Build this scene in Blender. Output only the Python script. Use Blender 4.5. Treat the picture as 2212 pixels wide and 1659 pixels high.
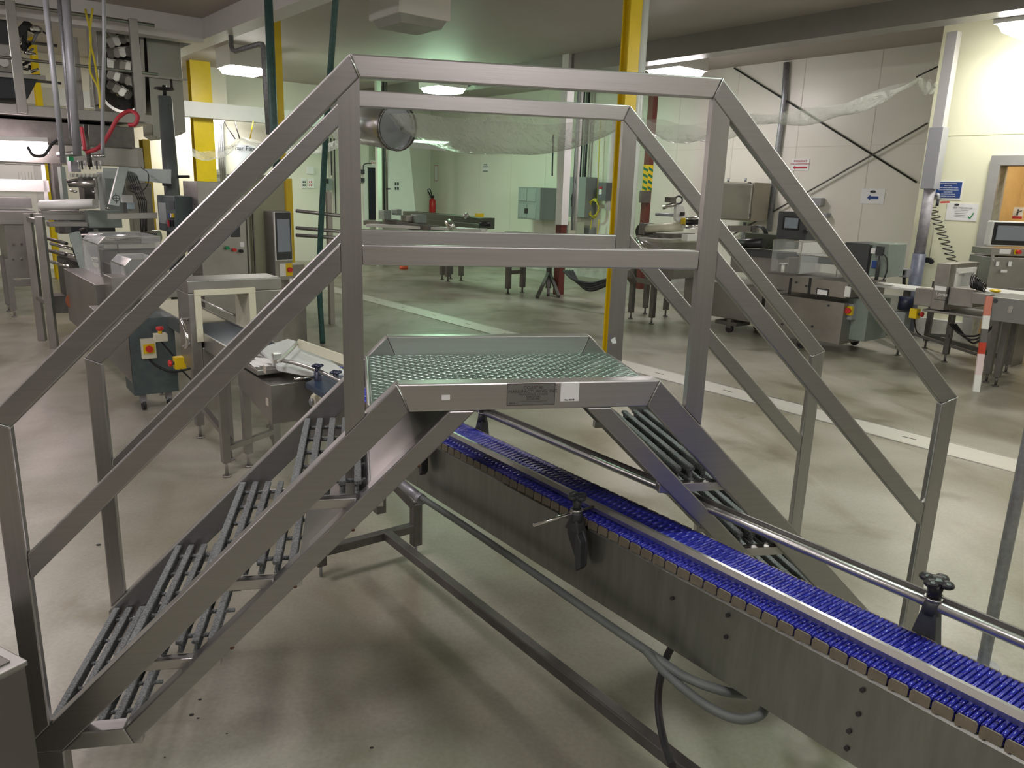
import bpy, bmesh, math, random
from mathutils import Vector, Matrix
random.seed(7)
SC = bpy.context.scene
for o in list(bpy.data.objects): bpy.data.objects.remove(o)
COL = SC.collection
# ------------------------------------------------------------------ camera
CAM = Vector((-0.45357435, -1.93221408, 1.675147))
CR = Vector((0.98066125, -0.19320099, 0.03125529))
CU = Vector((0.01726288, 0.24446647, 0.96950407))
CF = Vector((0.19495001, 0.95021551, -0.243074))
FPX = 1659.14
cd = bpy.data.cameras.new('camera'); cam = bpy.data.objects.new('camera', cd); COL.objects.link(cam)
cd.sensor_width = 36.0; cd.lens = FPX / 2212 * 36.0; cd.clip_end = 100; cd.clip_start = 0.02
cam.matrix_world = Matrix(((CR.x, CU.x, -CF.x, CAM.x), (CR.y, CU.y, -CF.y, CAM.y), (CR.z, CU.z, -CF.z, CAM.z), (0, 0, 0, 1)))
SC.camera = cam
# ------------------------------------------------------------------ world / exposure
w = bpy.data.worlds.new('world'); SC.world = w; w.use_nodes = True
w.node_tree.nodes['Background'].inputs[0].default_value = (0.9, 0.95, 1, 1)
w.node_tree.nodes['Background'].inputs[1].default_value = 0.05
SC.view_settings.view_transform = 'Standard'; SC.view_settings.look = 'None'
SC.view_settings.exposure = 0.0; SC.view_settings.gamma = 1.0; SC.view_settings.use_curve_mapping = False
LAMP = 46.0       # strength of the ceiling fixtures' diffusers
# ------------------------------------------------------------------ frames and helpers
AZ = math.radians(-27.5)
E1 = Vector((math.sin(AZ), math.cos(AZ), 0)); E2 = Vector((math.cos(AZ), -math.sin(AZ), 0)); EZ = Vector((0, 0, 1))
AC = math.radians(-25.3)
EC = Vector((math.sin(AC), math.cos(AC), 0)); NC = Vector((EC.y, -EC.x, 0))
WX, WY = Vector((1, 0, 0)), Vector((0, 1, 0))
def ray(u, v): return CF + CR * ((u - 1106) / FPX) - CU * ((v - 829.5) / FPX)
def G(u, v, z=0.0):
    d = ray(u, v); return CAM + d * ((z - CAM.z) / d.z)
def onplane(u, v, n, k):
    d = ray(u, v); return CAM + d * ((k - CAM.dot(n)) / d.dot(n))
def Wt(u, v, t): return onplane(u, v, E2, t)
def Ws(u, v, s): return onplane(u, v, E1, s)
def R(s, t, z=0.0): return E1 * s + E2 * t + EZ * z
def ST(p): return (p.dot(E1), p.dot(E2), p.z)
def Q(a, b, z=0.0): return EC * a + NC * b + EZ * z
def zat(u, v, p):
    """height of the pixel on the vertical through plan point p (plane facing the camera)"""
    n = Vector((CF.x, CF.y, 0)).normalized(); return onplane(u, v, n, p.dot(n)).z
FR = {'W': (WX, WY), 'R': (E2, E1), 'C': (NC, EC)}
class MB:
    def __init__(s): s.bm = bmesh.new()
    def hexa(s, c):
        v = [s.bm.verts.new(p) for p in c]
        for f in ((0, 3, 2, 1), (4, 5, 6, 7), (0, 1, 5, 4), (1, 2, 6, 5), (2, 3, 7, 6), (3, 0, 4, 7)):
            s.bm.faces.new([v[i] for i in f])
        return s
    def box(s, x0, x1, y0, y1, z0, z1, fr='R'):
        """fr R: x = t, y = s ; fr C: x = b, y = a"""
        X, Y = FR[fr] if isinstance(fr, str) else fr
        return s.hexa([X * a + Y * b + EZ * z for z in (z0, z1) for a, b in ((x0, y0), (x1, y0), (x1, y1), (x0, y1))])
    def boxp(s, p, w, d, h, fr='R'):
        """box centred in plan on p, resting at p.z"""
        X, Y = FR[fr] if isinstance(fr, str) else fr
        return s.hexa([p + X * a + Y * b + EZ * z for z in (0, h) for a, b in ((-w/2, -d/2), (w/2, -d/2), (w/2, d/2), (-w/2, d/2))])
    def bar(s, p, q, w, h, up=EZ):
        p, q = Vector(p), Vector(q); d = (q - p).normalized(); r = d.cross(up)
        if r.length < 1e-4: r = d.cross(WX)
        r.normalize(); u = r.cross(d)
        return s.hexa([b + r * i * w / 2 + u * j * h / 2 for b in (p, q) for i, j in ((-1, -1), (1, -1), (1, 1), (-1, 1))])
    def prism(s, pts, ex):
        pts = [Vector(p) for p in pts]; ex = Vector(ex); n = len(pts)
        a = [s.bm.verts.new(p) for p in pts]; b = [s.bm.verts.new(p + ex) for p in pts]
        s.bm.faces.new(a[::-1]); s.bm.faces.new(b)
        for i in range(n): s.bm.faces.new((a[i], a[(i+1) % n], b[(i+1) % n], b[i]))
        return s
    def tube(s, pts, r, n=10, cap=True):
        pts = [Vector(p) for p in pts]; rings = []; up = None
        for i, p in enumerate(pts):
            d = (pts[min(i+1, len(pts)-1)] - pts[max(i-1, 0)]).normalized()
            if up is None:
                up = d.cross(EZ)
                if up.length < 1e-3: up = d.cross(WX)
                up.normalize()
            up = (up - d * up.dot(d)).normalized(); v = d.cross(up)
            rr = r[i] if isinstance(r, (list, tuple)) else r
            rings.append([s.bm.verts.new(p + (up * math.cos(k*2*math.pi/n) + v * math.sin(k*2*math.pi/n)) * rr) for k in range(n)])
        for a, b in zip(rings, rings[1:]):
            for k in range(n):
                f = s.bm.faces.new((a[k], a[(k+1) % n], b[(k+1) % n], b[k])); f.smooth = True
        if cap: s.bm.faces.new(rings[0][::-1]); s.bm.faces.new(rings[-1])
        return s
    def cyl(s, p, q, r, n=16): return s.tube([p, q], r, n)
    def sph(s, c, r, n=10, sc=(1, 1, 1)):
        m = Matrix.Translation(Vector(c)) @ Matrix.Diagonal((r*sc[0], r*sc[1], r*sc[2], 1))
        bmesh.ops.create_uvsphere(s.bm, u_segments=n*2, v_segments=n, radius=1, matrix=m); return s
    def grid(s, f, nu, nv, smooth=True):
        g = [[s.bm.verts.new(f(i/nu, j/nv)) for j in range(nv+1)] for i in range(nu+1)]
        for i in range(nu):
            for j in range(nv):
                q = s.bm.faces.new((g[i][j], g[i+1][j], g[i+1][j+1], g[i][j+1])); q.smooth = smooth
        return s
    def build(s, name, m, parent=None, bev=0, seg=2, solid=0):
        org = ORG.get(parent.name, Vector()) if parent else Vector()
        bmesh.ops.recalc_face_normals(s.bm, faces=s.bm.faces)
        if parent:
            for v in s.bm.verts: v.co -= org
        me = bpy.data.meshes.new(name); s.bm.to_mesh(me); s.bm.free()
        if m: me.materials.append(m)
        o = bpy.data.objects.new(name, me); COL.objects.link(o)
        if parent: o.parent = parent; ORG[o.name] = org
        if solid:
            md = o.modifiers.new('solid', 'SOLIDIFY'); md.thickness = solid; md.offset = 0
        if bev:
            md = o.modifiers.new('bevel', 'BEVEL'); md.width = bev; md.segments = seg; md.limit_method = 'ANGLE'; md.angle_limit = math.radians(40)
            md.harden_normals = False
        return o
ORG = {}
def thing(name, label, cat, loc=(0, 0, 0), group=None):
    o = bpy.data.objects.new(name, None); COL.objects.link(o); o.location = loc; o.empty_display_size = 0.05
    ORG[o.name] = Vector(loc); o['label'] = label; o['category'] = cat
    if group: o['group'] = group
    return o
def tag(o, label, cat, group=None):
    o['label'] = label; o['category'] = cat
    if group: o['group'] = group
    return o
def solo(name, mb, m, label, cat, group=None, bev=0, kind=None):
    """a thing that is one mesh, origin at the middle of its base"""
    xs = [v.co.copy() for v in mb.bm.verts]
    c = Vector(((min(p.x for p in xs)+max(p.x for p in xs))/2, (min(p.y for p in xs)+max(p.y for p in xs))/2, min(p.z for p in xs)))
    for v in mb.bm.verts: v.co -= c
    o = mb.build(name, m, None, bev); o.location = c; tag(o, label, cat, group)
    if kind: o['kind'] = kind
    return o
def struct(name, mb, m, parent=None, bev=0):
    o = mb.build(name, m, parent, bev)
    if not parent: o['kind'] = 'structure'
    return o
def dup(root, delta):
    r = root.copy(); COL.objects.link(r); r.location = root.location + Vector(delta)
    for ch in root.children:
        c = ch.copy(); COL.objects.link(c); c.parent = r
        for g in ch.children:
            d = g.copy(); COL.objects.link(d); d.parent = c
    return r
def curve(p, n=24):
    """Catmull-Rom through the points"""
    p = [Vector(x) for x in p]; p = [p[0]*2-p[1]] + p + [p[-1]*2-p[-2]]; out = []
    for i in range(1, len(p)-2):
        for k in range(n):
            t = k/n; a, b, c, d = p[i-1:i+3]
            out.append(0.5*((2*b)+(c-a)*t+(2*a-5*b+4*c-d)*t*t+(3*b-a-3*c+d)*t**3))
    out.append(p[-2]); return out
# ------------------------------------------------------------------ materials
MATS = {}
def mat(name, col, rough=0.5, metal=0.0, var=0.0, scale=3.0, col2=None, bump=0.0, bscale=60.0, stretch=None, emit=None, es=1.0, alpha=1.0, spec=0.5, rvar=0.0, trans=0.0):
    if name in MATS: return MATS[name]
    m = bpy.data.materials.new(name); m.use_nodes = True; nt = m.node_tree; N = nt.nodes; Lk = nt.links; b = N['Principled BSDF']
    c1 = (*col, 1) if len(col) == 3 else col
    b.inputs['Base Color'].default_value = c1; b.inputs['Roughness'].default_value = rough; b.inputs['Metallic'].default_value = metal
    b.inputs['Specular IOR Level'].default_value = spec
    if emit: b.inputs['Emission Color'].default_value = (*emit, 1); b.inputs['Emission Strength'].default_value = es
    if alpha < 1: b.inputs['Alpha'].default_value = alpha
    if trans: b.inputs['Transmission Weight'].default_value = trans
    if var or bump or rvar:
        tc = N.new('ShaderNodeNewGeometry'); mp = N.new('ShaderNodeMapping'); Lk.new(tc.outputs['Position'], mp.inputs[0])
        if stretch: mp.inputs['Rotation'].default_value = stretch[1]; mp.inputs['Scale'].default_value = stretch[0]
    if var or rvar:
        nz = N.new('ShaderNodeTexNoise'); nz.inputs['Scale'].default_value = scale; nz.inputs['Detail'].default_value = 6; nz.inputs['Roughness'].default_value = 0.65
        Lk.new(mp.outputs[0], nz.inputs[0])
        if var:
            rp = N.new('ShaderNodeValToRGB'); rp.color_ramp.elements[0].position = 0.32; rp.color_ramp.elements[1].position = 0.68
            c2 = col2 if col2 else tuple(max(0, x*(1-var)) for x in col)
            rp.color_ramp.elements[0].color = (*c2[:3], 1); rp.color_ramp.elements[1].color = c1
            Lk.new(nz.outputs[0], rp.inputs[0]); Lk.new(rp.outputs[0], b.inputs['Base Color'])
        if rvar:
            mr = N.new('ShaderNodeMapRange'); mr.inputs['To Min'].default_value = rough-rvar; mr.inputs['To Max'].default_value = rough+rvar
            Lk.new(nz.outputs[0], mr.inputs[0]); Lk.new(mr.outputs[0], b.inputs['Roughness'])
    if bump:
        n2 = N.new('ShaderNodeTexNoise'); n2.inputs['Scale'].default_value = bscale; n2.inputs['Detail'].default_value = 4
        Lk.new(mp.outputs[0], n2.inputs[0])
        bp = N.new('ShaderNodeBump'); bp.inputs['Strength'].default_value = bump; bp.inputs['Distance'].default_value = 0.01
        Lk.new(n2.outputs[0], bp.inputs['Height']); Lk.new(bp.outputs[0], b.inputs['Normal'])
    MATS[name] = m; return m
def steel(name, col, rough, ang=(0, 0, 0), sc=(1.5, 60, 60), rv=0.05, bump=0.02):
    return mat(name, col, rough, 1.0, var=0.10, scale=2.0, rvar=rv, bump=bump, bscale=6.0, stretch=(sc, ang))
M_ST = steel('brushed_stainless_lit', (0.60, 0.585, 0.58), 0.36)  # lighter base paints in the ceiling light that the level rails reflect
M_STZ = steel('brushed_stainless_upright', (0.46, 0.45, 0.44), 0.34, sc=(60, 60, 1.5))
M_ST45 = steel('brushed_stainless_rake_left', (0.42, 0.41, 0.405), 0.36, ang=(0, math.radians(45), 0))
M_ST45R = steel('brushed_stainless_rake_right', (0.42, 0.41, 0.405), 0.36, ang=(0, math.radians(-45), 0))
M_SHEET = mat('sheet_stainless', (0.55, 0.54, 0.53), 0.24, 1.0, var=0.1, scale=4, rvar=0.08)
M_MST = mat('machine_stainless', (0.40, 0.385, 0.365), 0.42, 0.9, var=0.2, scale=3, rvar=0.08, bump=0.03, bscale=40)
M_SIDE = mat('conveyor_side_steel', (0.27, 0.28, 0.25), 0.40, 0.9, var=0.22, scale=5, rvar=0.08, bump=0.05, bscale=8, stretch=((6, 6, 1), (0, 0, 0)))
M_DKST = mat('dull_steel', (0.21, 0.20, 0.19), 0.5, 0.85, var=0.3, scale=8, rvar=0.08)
M_CHROME = mat('polished_steel', (0.75, 0.75, 0.74), 0.16, 1.0)
M_GALV = mat('galvanised_steel', (0.40, 0.41, 0.44), 0.48, 0.7, var=0.35, scale=28, rvar=0.1)
M_ALU = mat('aluminium', (0.62, 0.62, 0.60), 0.3, 0.95, var=0.12, scale=9)
M_BLACK = mat('black_plastic', (0.012, 0.012, 0.014), 0.38)
M_RUB = mat('black_rubber', (0.018, 0.018, 0.02), 0.55)
M_DKGREY = mat('dark_grey_plastic', (0.045, 0.05, 0.055), 0.45, var=0.3, scale=20)
M_BLUE = mat('blue_roller_plastic', (0.022, 0.028, 0.36), 0.25, var=0.25, scale=12, spec=0.6)
M_NAVY = mat('navy_plastic', (0.012, 0.018, 0.045), 0.4)
M_TAN = mat('tan_link_plate', (0.20, 0.175, 0.125), 0.5, 0.15, var=0.3, scale=25)
M_GRATE = mat('gritty_grating', (0.05, 0.06, 0.06), 0.7, var=1, scale=190, col2=(0.30, 0.32, 0.32), bump=0.8, bscale=260)
M_RUST = mat('rust', (0.10, 0.035, 0.015), 0.8, var=0.5, scale=60)
M_WHITE = mat('white_paint', (0.80, 0.80, 0.78), 0.4, var=0.06)
M_PAPER = mat('white_sticker', (0.85, 0.85, 0.86), 0.5)
M_INK = mat('black_ink', (0.02, 0.02, 0.02), 0.6)
M_ETCH = mat('etched_ink', (0.09, 0.085, 0.09), 0.5, 0.5)
M_YEL = mat('yellow_paint', (0.80, 0.58, 0.01), 0.35, var=0.12, scale=4)
M_RED = mat('red_paint', (0.60, 0.03, 0.03), 0.35)
M_CREAM = mat('cream_plastic', (0.66, 0.65, 0.50), 0.45, var=0.08)
M_GREY = mat('grey_enclosure_paint', (0.26, 0.29, 0.29), 0.45, var=0.1)
M_TEAL = mat('dark_green_grey_paint', (0.06, 0.085, 0.09), 0.45, var=0.25, scale=12)
M_SAGE = mat('sage_grey_paint', (0.24, 0.29, 0.26), 0.45, var=0.15, scale=8)
M_PVC = mat('grey_pipe', (0.36, 0.37, 0.40), 0.45, 0.2, var=0.12, scale=6)
M_GRNH = mat('dark_green_hose', (0.03, 0.10, 0.09), 0.5, var=0.5, scale=30)
M_SCREEN = mat('grey_lcd', (0.16, 0.18, 0.20), 0.15, emit=(0.4, 0.45, 0.5), es=0.10)
M_BLUEINK = mat('blue_ink', (0.02, 0.06, 0.25), 0.5)
M_REDINK = mat('red_ink', (0.5, 0.03, 0.05), 0.5)
M_REDHOSE = mat('red_hose', (0.50, 0.04, 0.06), 0.45)
M_YCABLE = mat('yellow_cable', (0.72, 0.62, 0.05), 0.5)
M_OXIDE = mat('red_oxide_paint', (0.14, 0.03, 0.022), 0.5, var=0.2)
M_BELTW = mat('white_belt', (0.62, 0.66, 0.64), 0.5, var=0.1)
M_BELTD = mat('dark_blue_belt', (0.03, 0.05, 0.09), 0.35, var=0.3, scale=8)
def film(name, col, a, rough=0.12, wr=0.5):
    m = bpy.data.materials.new(name); m.use_nodes = True; nt = m.node_tree; N = nt.nodes; L = nt.links; b = N['Principled BSDF']
    b.inputs['Base Color'].default_value = (*col, 1); b.inputs['Roughness'].default_value = rough
    tr = N.new('ShaderNodeBsdfTransparent'); mx = N.new('ShaderNodeMixShader'); fr = N.new('ShaderNodeLayerWeight'); fr.inputs['Blend'].default_value = 0.25
    g = N.new('ShaderNodeNewGeometry'); nz = N.new('ShaderNodeTexNoise'); nz.inputs['Scale'].default_value = 5; nz.inputs['Distortion'].default_value = 1.5; L.new(g.outputs['Position'], nz.inputs[0])
    bp = N.new('ShaderNodeBump'); bp.inputs['Strength'].default_value = wr; bp.inputs['Distance'].default_value = 0.05; L.new(nz.outputs[0], bp.inputs['Height']); L.new(bp.outputs[0], b.inputs['Normal'])
    ad = N.new('ShaderNodeMath'); ad.operation = 'MULTIPLY_ADD'; ad.inputs[1].default_value = 0.6; ad.inputs[2].default_value = a; ad.use_clamp = True
    L.new(fr.outputs['Facing'], ad.inputs[0]); L.new(ad.outputs[0], mx.inputs[0]); L.new(tr.outputs[0], mx.inputs[1]); L.new(b.outputs[0], mx.inputs[2])
    L.new(mx.outputs[0], N['Material Output'].inputs[0]); return m
M_FILM = film('clear_film', (0.80, 0.84, 0.80), 0.20, 0.15, 0.9)
M_PLEX = film('clear_guard', (0.75, 0.78, 0.80), 0.14, 0.05, 0.05)
# floor
def floor_mat():
    m = bpy.data.materials.new('worn_concrete'); m.use_nodes = True; nt = m.node_tree; N = nt.nodes; L = nt.links; b = N['Principled BSDF']
    g = N.new('ShaderNodeNewGeometry')
    def noise(sc, det, dist=0, stretch=None):
        n = N.new('ShaderNodeTexNoise'); n.inputs['Scale'].default_value = sc; n.inputs['Detail'].default_value = det; n.inputs['Distortion'].default_value = dist
        if stretch:
            mp = N.new('ShaderNodeMapping'); mp.inputs['Rotation'].default_value = (0, 0, stretch[1]); mp.inputs['Scale'].default_value = stretch[0]; L.new(g.outputs[0], mp.inputs[0]); L.new(mp.outputs[0], n.inputs[0])
        else: L.new(g.outputs[0], n.inputs[0])
        return n.outputs[0]
    def ramp(src, a, b_, ca, cb):
        r = N.new('ShaderNodeValToRGB'); r.color_ramp.elements[0].position = a; r.color_ramp.elements[1].position = b_
        r.color_ramp.elements[0].color = (*ca, 1); r.color_ramp.elements[1].color = (*cb, 1); L.new(src, r.inputs[0]); return r.outputs[0]
    def mix(f, a, b_, mode='MIX'):
        x = N.new('ShaderNodeMix'); x.data_type = 'RGBA'; x.blend_type = mode
        if isinstance(f, float): x.inputs[0].default_value = f
        else: L.new(f, x.inputs[0])
        L.new(a, x.inputs[6]); L.new(b_, x.inputs[7]); return x.outputs[2]
    big = ramp(noise(0.9, 8, 0.6), 0.35, 0.66, (0.225, 0.213, 0.158), (0.375, 0.36, 0.31))
    fine = ramp(noise(60, 5), 0.3, 0.7, (0.88, 0.88, 0.88), (1.04, 1.04, 1.04))
    c = mix(1.0, big, fine, 'MULTIPLY')
    streak = ramp(noise(2.2, 8, 0.8, ((1, 0.35, 1), 0.5)), 0.50, 0.76, (1, 1, 1), (0.66, 0.62, 0.53))
    c = mix(1.0, c, streak, 'MULTIPLY')
    dk = ramp(noise(1.6, 10, 0.4), 0.58, 0.74, (1, 1, 1), (0.45, 0.43, 0.33)); c = mix(1.0, c, dk, 'MULTIPLY')
    vo = N.new('ShaderNodeTexVoronoi'); vo.inputs['Scale'].default_value = 5.5; L.new(g.outputs[0], vo.inputs[0])
    sp = ramp(vo.outputs['Distance'], 0.0, 0.03, (0.1, 0.1, 0.1), (1, 1, 1)); c = mix(1.0, c, sp, 'MULTIPLY')
    L.new(c, b.inputs['Base Color'])
    mr = N.new('ShaderNodeMapRange'); mr.inputs['To Min'].default_value = 0.22; mr.inputs['To Max'].default_value = 0.52; L.new(noise(2.5, 8), mr.inputs[0]); L.new(mr.outputs[0], b.inputs['Roughness'])
    bp = N.new('ShaderNodeBump'); bp.inputs['Strength'].default_value = 0.10; bp.inputs['Distance'].default_value = 0.01
    L.new(noise(22, 8), bp.inputs['Height']); L.new(bp.outputs[0], b.inputs['Normal'])
    return m
M_FLOOR = floor_mat()
def dotted(name, col):
    m = mat(name, col, 0.6, var=0.08, scale=1.2); nt = m.node_tree; N = nt.nodes; L = nt.links; b = N['Principled BSDF']
    g = N.new('ShaderNodeNewGeometry'); vo = N.new('ShaderNodeTexVoronoi'); vo.inputs['Scale'].default_value = 2.6; vo.inputs['Randomness'].default_value = 0.75; L.new(g.outputs[0], vo.inputs[0])
    r = N.new('ShaderNodeValToRGB'); r.color_ramp.elements[0].position = 0.018; r.color_ramp.elements[1].position = 0.026; r.color_ramp.elements[0].color = (0.12, 0.10, 0.08, 1)
    L.new(vo.outputs['Distance'], r.inputs[0]); x = N.new('ShaderNodeMix'); x.data_type = 'RGBA'; x.blend_type = 'MULTIPLY'; x.inputs[0].default_value = 1
    src = b.inputs['Base Color'].links[0].from_socket; L.new(src, x.inputs[6]); L.new(r.outputs[0], x.inputs[7]); L.new(x.outputs[2], b.inputs['Base Color']); return m
M_CEIL = dotted('ceiling_panel', (0.43, 0.385, 0.355))
M_WALL = mat('cream_wall_panel', (0.80, 0.78, 0.70), 0.35, var=0.05, scale=1.0)
M_WALLY = mat('pale_yellow_wall_panel', (0.82, 0.82, 0.62), 0.35, var=0.04, scale=1.0)
M_BEAM = mat('white_beam_cladding', (0.72, 0.71, 0.70), 0.5, var=0.06)
M_BEAMG = mat('grey_metal_cladding', (0.30, 0.29, 0.27), 0.42, 0.55, var=0.12, scale=2)
M_SEAM = mat('seam_strip', (0.70, 0.68, 0.60), 0.5)
# ------------------------------------------------------------------ the room
ZC = 3.8
struct('floor', MB().box(-8, 11, -7, 17, -0.1, 0), M_FLOOR)
struct('ceiling', MB().box(-8, 11, -7, 17, ZC, ZC+0.1), M_CEIL)
struct('wall_right', MB().box(10.1, 10.3, 3.05, 16.4, 0, ZC), M_WALL)
struct('wall_corner', MB().box(7.75, 10.1, 16.2, 16.4, 0, ZC), M_WALL)
DS0, DS1 = 0.4, 2.16      # doorway in the near right wall (s range)
mbw = MB().box(8.85, 9.0, DS1, 3.05, 0, ZC).box(8.85, 9.0, -7, DS0, 0, ZC).box(8.85, 9.0, DS0, DS1, 2.14, ZC).box(9.0, 10.1, 2.9, 3.05, 0, ZC)
struct('wall_near_right', mbw, M_WALLY)
struct('wall_back', MB().box(-8, 7.6, 15.2, 15.4, 0, ZC).box(7.6, 7.75, 15.2, 16.4, 0, ZC), M_WALL)
struct('wall_left', MB().box(-8, -7.85, -7, 15.4, 0, ZC), M_WALL)
struct('wall_front', MB().box(-8, 9, -7, -6.85, 0, ZC), M_WALL)
struct('reflection_band_front', MB().box(-8, 9, -6.85, -6.6, 0, 0.95), mat('added_dark_reflection', (0.10, 0.10, 0.10), 0.5, var=0.2))  # added unseen dark band, darkens what the stair steel reflects
struct('reflection_band_left', MB().box(-7.85, -7.6, -6.6, 3, 0, 0.95), MATS['added_dark_reflection'])  # second added band out of view, also for dark reflections
# beams
struct('trim_1', MB().box(7.5, 7.8, -7, 16, 3.53, ZC), M_BEAMG)
struct('trim_2', MB().box(2.4, 2.65, -7, 15.2, 3.54, ZC), M_BEAM)
struct('trim_3', MB().box(-8, 2.4, 9.9, 10.15, 3.5, ZC), M_BEAM)
# floor drain strip
dr = MB()
tg = thing('floor_drain', 'long pale slotted metal drain strip set in the floor behind the stairs', 'drain', R(4, 4.4, 0))
MB().box(4.26, 4.56, -4, 14, 0.0, 0.003).build('cover_strip', mat('drain_metal', (0.62, 0.61, 0.56), 0.4, 0.3, var=0.1), tg)
MB().box(4.245, 4.265, -4, 14, 0.0, 0.005).box(4.555, 4.575, -4, 14, 0.0, 0.005).build('edge_rail', M_ALU, tg)
for k in range(0, 14): MB().box(4.403, 4.417, k*0.8, k*0.8+0.10, 0.003, 0.0036).build('slot', M_INK, tg)
# ------------------------------------------------------------------ ceiling fixtures
def fixture(s, t, on=True, col=(1, 0.97, 0.92), k=1.0, lab='', zb=3.46, grp=None):
    f = thing('ceiling_light', lab, 'light', R(s, t, zb), grp)
    h = 0.33
    MB().box(t-h, t+h, s-h, s+h, zb+0.03, ZC).build('housing', mat('fixture_housing', (0.74, 0.73, 0.70), 0.5), f)
    if on: m = mat('lit_diffuser_%d%d%d' % tuple(int(c*99) for c in col), (0.9, 0.9, 0.9), 0.5, emit=col, es=LAMP*k)
    else: m = mat('unlit_diffuser', (0.42, 0.43, 0.40), 0.5, var=0.2)
    g = h-0.03
    MB().hexa([R(s+a*g*q, t+b*g*q, z) for z, q in ((zb-0.05, 0.86), (zb+0.03, 1)) for a, b in ((-1, -1), (1, -1), (1, 1), (-1, 1))]).build('diffuser', m, f)
    return f
GREEN = (0.82, 1.0, 0.85); PINK = (1.0, 0.91, 0.93); WARM = (1.0, 0.97, 0.90)
FX = [(6.55, 3.6, False, WARM, 1, 'unlit square ceiling light box above the handrail'),
      (11.85, 3.65, True, WARM, 1, 'lit square ceiling light behind the grey pipe elbow'),
      (11.2, 7.15, True, (0.60, 1.0, 0.66), 1.6, 'lit ceiling light in the greenish far bay above the duct'),
      (6.55, 8.2, True, PINK, 0.9, 'glaring ceiling light right of the yellow column'),
      (1.78, 8.15, True, WARM, 0.38, 'bright ceiling light in the upper right corner'),
      ]
for a in FX: fixture(*a)
fixture(14.75, 3.92, True, WARM, 0.28, 'small far light under the white dropped beam above the wide yellow column', zb=2.86)
for s, t, c, k, lab in [(1.3, 3.6, WARM, 0.8, 'square ceiling light above the floor drain, outside the view overhead'), (-3.5, 3.6, WARM, 1.7, 'square ceiling light behind the camera on its right'), (1.3, -1.2, PINK, 1.1, 'square ceiling light overhead left of the stairs'), (-3.5, -1.2, PINK, 1.8, 'square ceiling light straight behind the camera'),
                       (6.6, -1.2, PINK, 1.0, 'square ceiling light above the flow wrapper, out of view'), (11.8, -1.2, WARM, 1, 'square ceiling light above the upper left platform, out of view'), (-3.5, 8, WARM, 1, 'square ceiling light far behind the camera by the right wall'), (2, -5.5, PINK, 1, 'square ceiling light far left, beside the camera'),
                       (7, -5.5, PINK, 1, 'square ceiling light far left beyond the flow wrapper'), (-1.1, 1.4, GREEN, 0.9, 'square ceiling light right above the camera'), (-0.4, -3.6, PINK, 0.8, 'square ceiling light left of the camera')]:
    fixture(s, t, True, c, k, lab)
fixture(1.2, 9.45, True, (1, 0.9, 0.75), 0.7, 'added unseen ceiling light that brightens the storeroom behind the doorway', zb=3.2)  # added lamp out of view, lights the ply wall behind the doorway
# ------------------------------------------------------------------ crossover stairs
A_, L_, H1, HT, D_, W2 = 0.4625, 1.3172, 1.1168, 1.9707, 0.0508, 0.715
PP, PZ, BD, BT = 0.359, 1.1843, 0.0745, 0.05
stair = thing('crossover_stairs', 'stainless steel crossover stairs with handrails bridging the blue conveyor', 'stairs', (0, 0.36, 0))
r2 = math.sqrt(0.5)
def off_pt(x, z, d): return (x - d*math.tan(math.radians(22.5)), z - d)    # inner mitre below a horizontal-to-45 corner
for y0, y1 in ((0, 0.025), (W2-0.025, W2)):
    ey = (0, y1-y0, 0)
    for sg in (-1, 1):
        Y = lambda x, z: (sg*x, y0, z)
        ix, iz = off_pt(A_, HT, D_)
        lz = H1 - D_*math.tan(math.radians(22.5)); lx = L_-D_
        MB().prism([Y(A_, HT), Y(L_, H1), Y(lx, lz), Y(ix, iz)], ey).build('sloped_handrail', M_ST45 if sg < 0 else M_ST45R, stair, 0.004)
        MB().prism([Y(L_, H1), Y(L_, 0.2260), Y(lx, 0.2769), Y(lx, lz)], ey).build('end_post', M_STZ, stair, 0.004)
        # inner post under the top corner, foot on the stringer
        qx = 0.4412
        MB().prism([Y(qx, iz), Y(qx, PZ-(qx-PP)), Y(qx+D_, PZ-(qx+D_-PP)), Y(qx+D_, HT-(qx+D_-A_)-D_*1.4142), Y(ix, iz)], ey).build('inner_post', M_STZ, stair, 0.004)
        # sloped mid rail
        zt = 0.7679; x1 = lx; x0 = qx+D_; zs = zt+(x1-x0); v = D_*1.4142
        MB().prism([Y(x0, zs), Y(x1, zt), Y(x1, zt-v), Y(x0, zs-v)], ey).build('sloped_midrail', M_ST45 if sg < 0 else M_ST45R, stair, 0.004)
    ix, iz = off_pt(A_, HT, D_)
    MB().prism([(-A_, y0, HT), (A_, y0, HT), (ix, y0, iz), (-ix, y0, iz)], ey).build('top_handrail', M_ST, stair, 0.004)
    MB().prism([(-0.4412, y0, 1.5384), (0.4412, y0, 1.5384), (0.4412, y0, 1.4876), (-0.4412, y0, 1.4876)], ey).build('level_midrail', M_ST, stair, 0.004)
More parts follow.
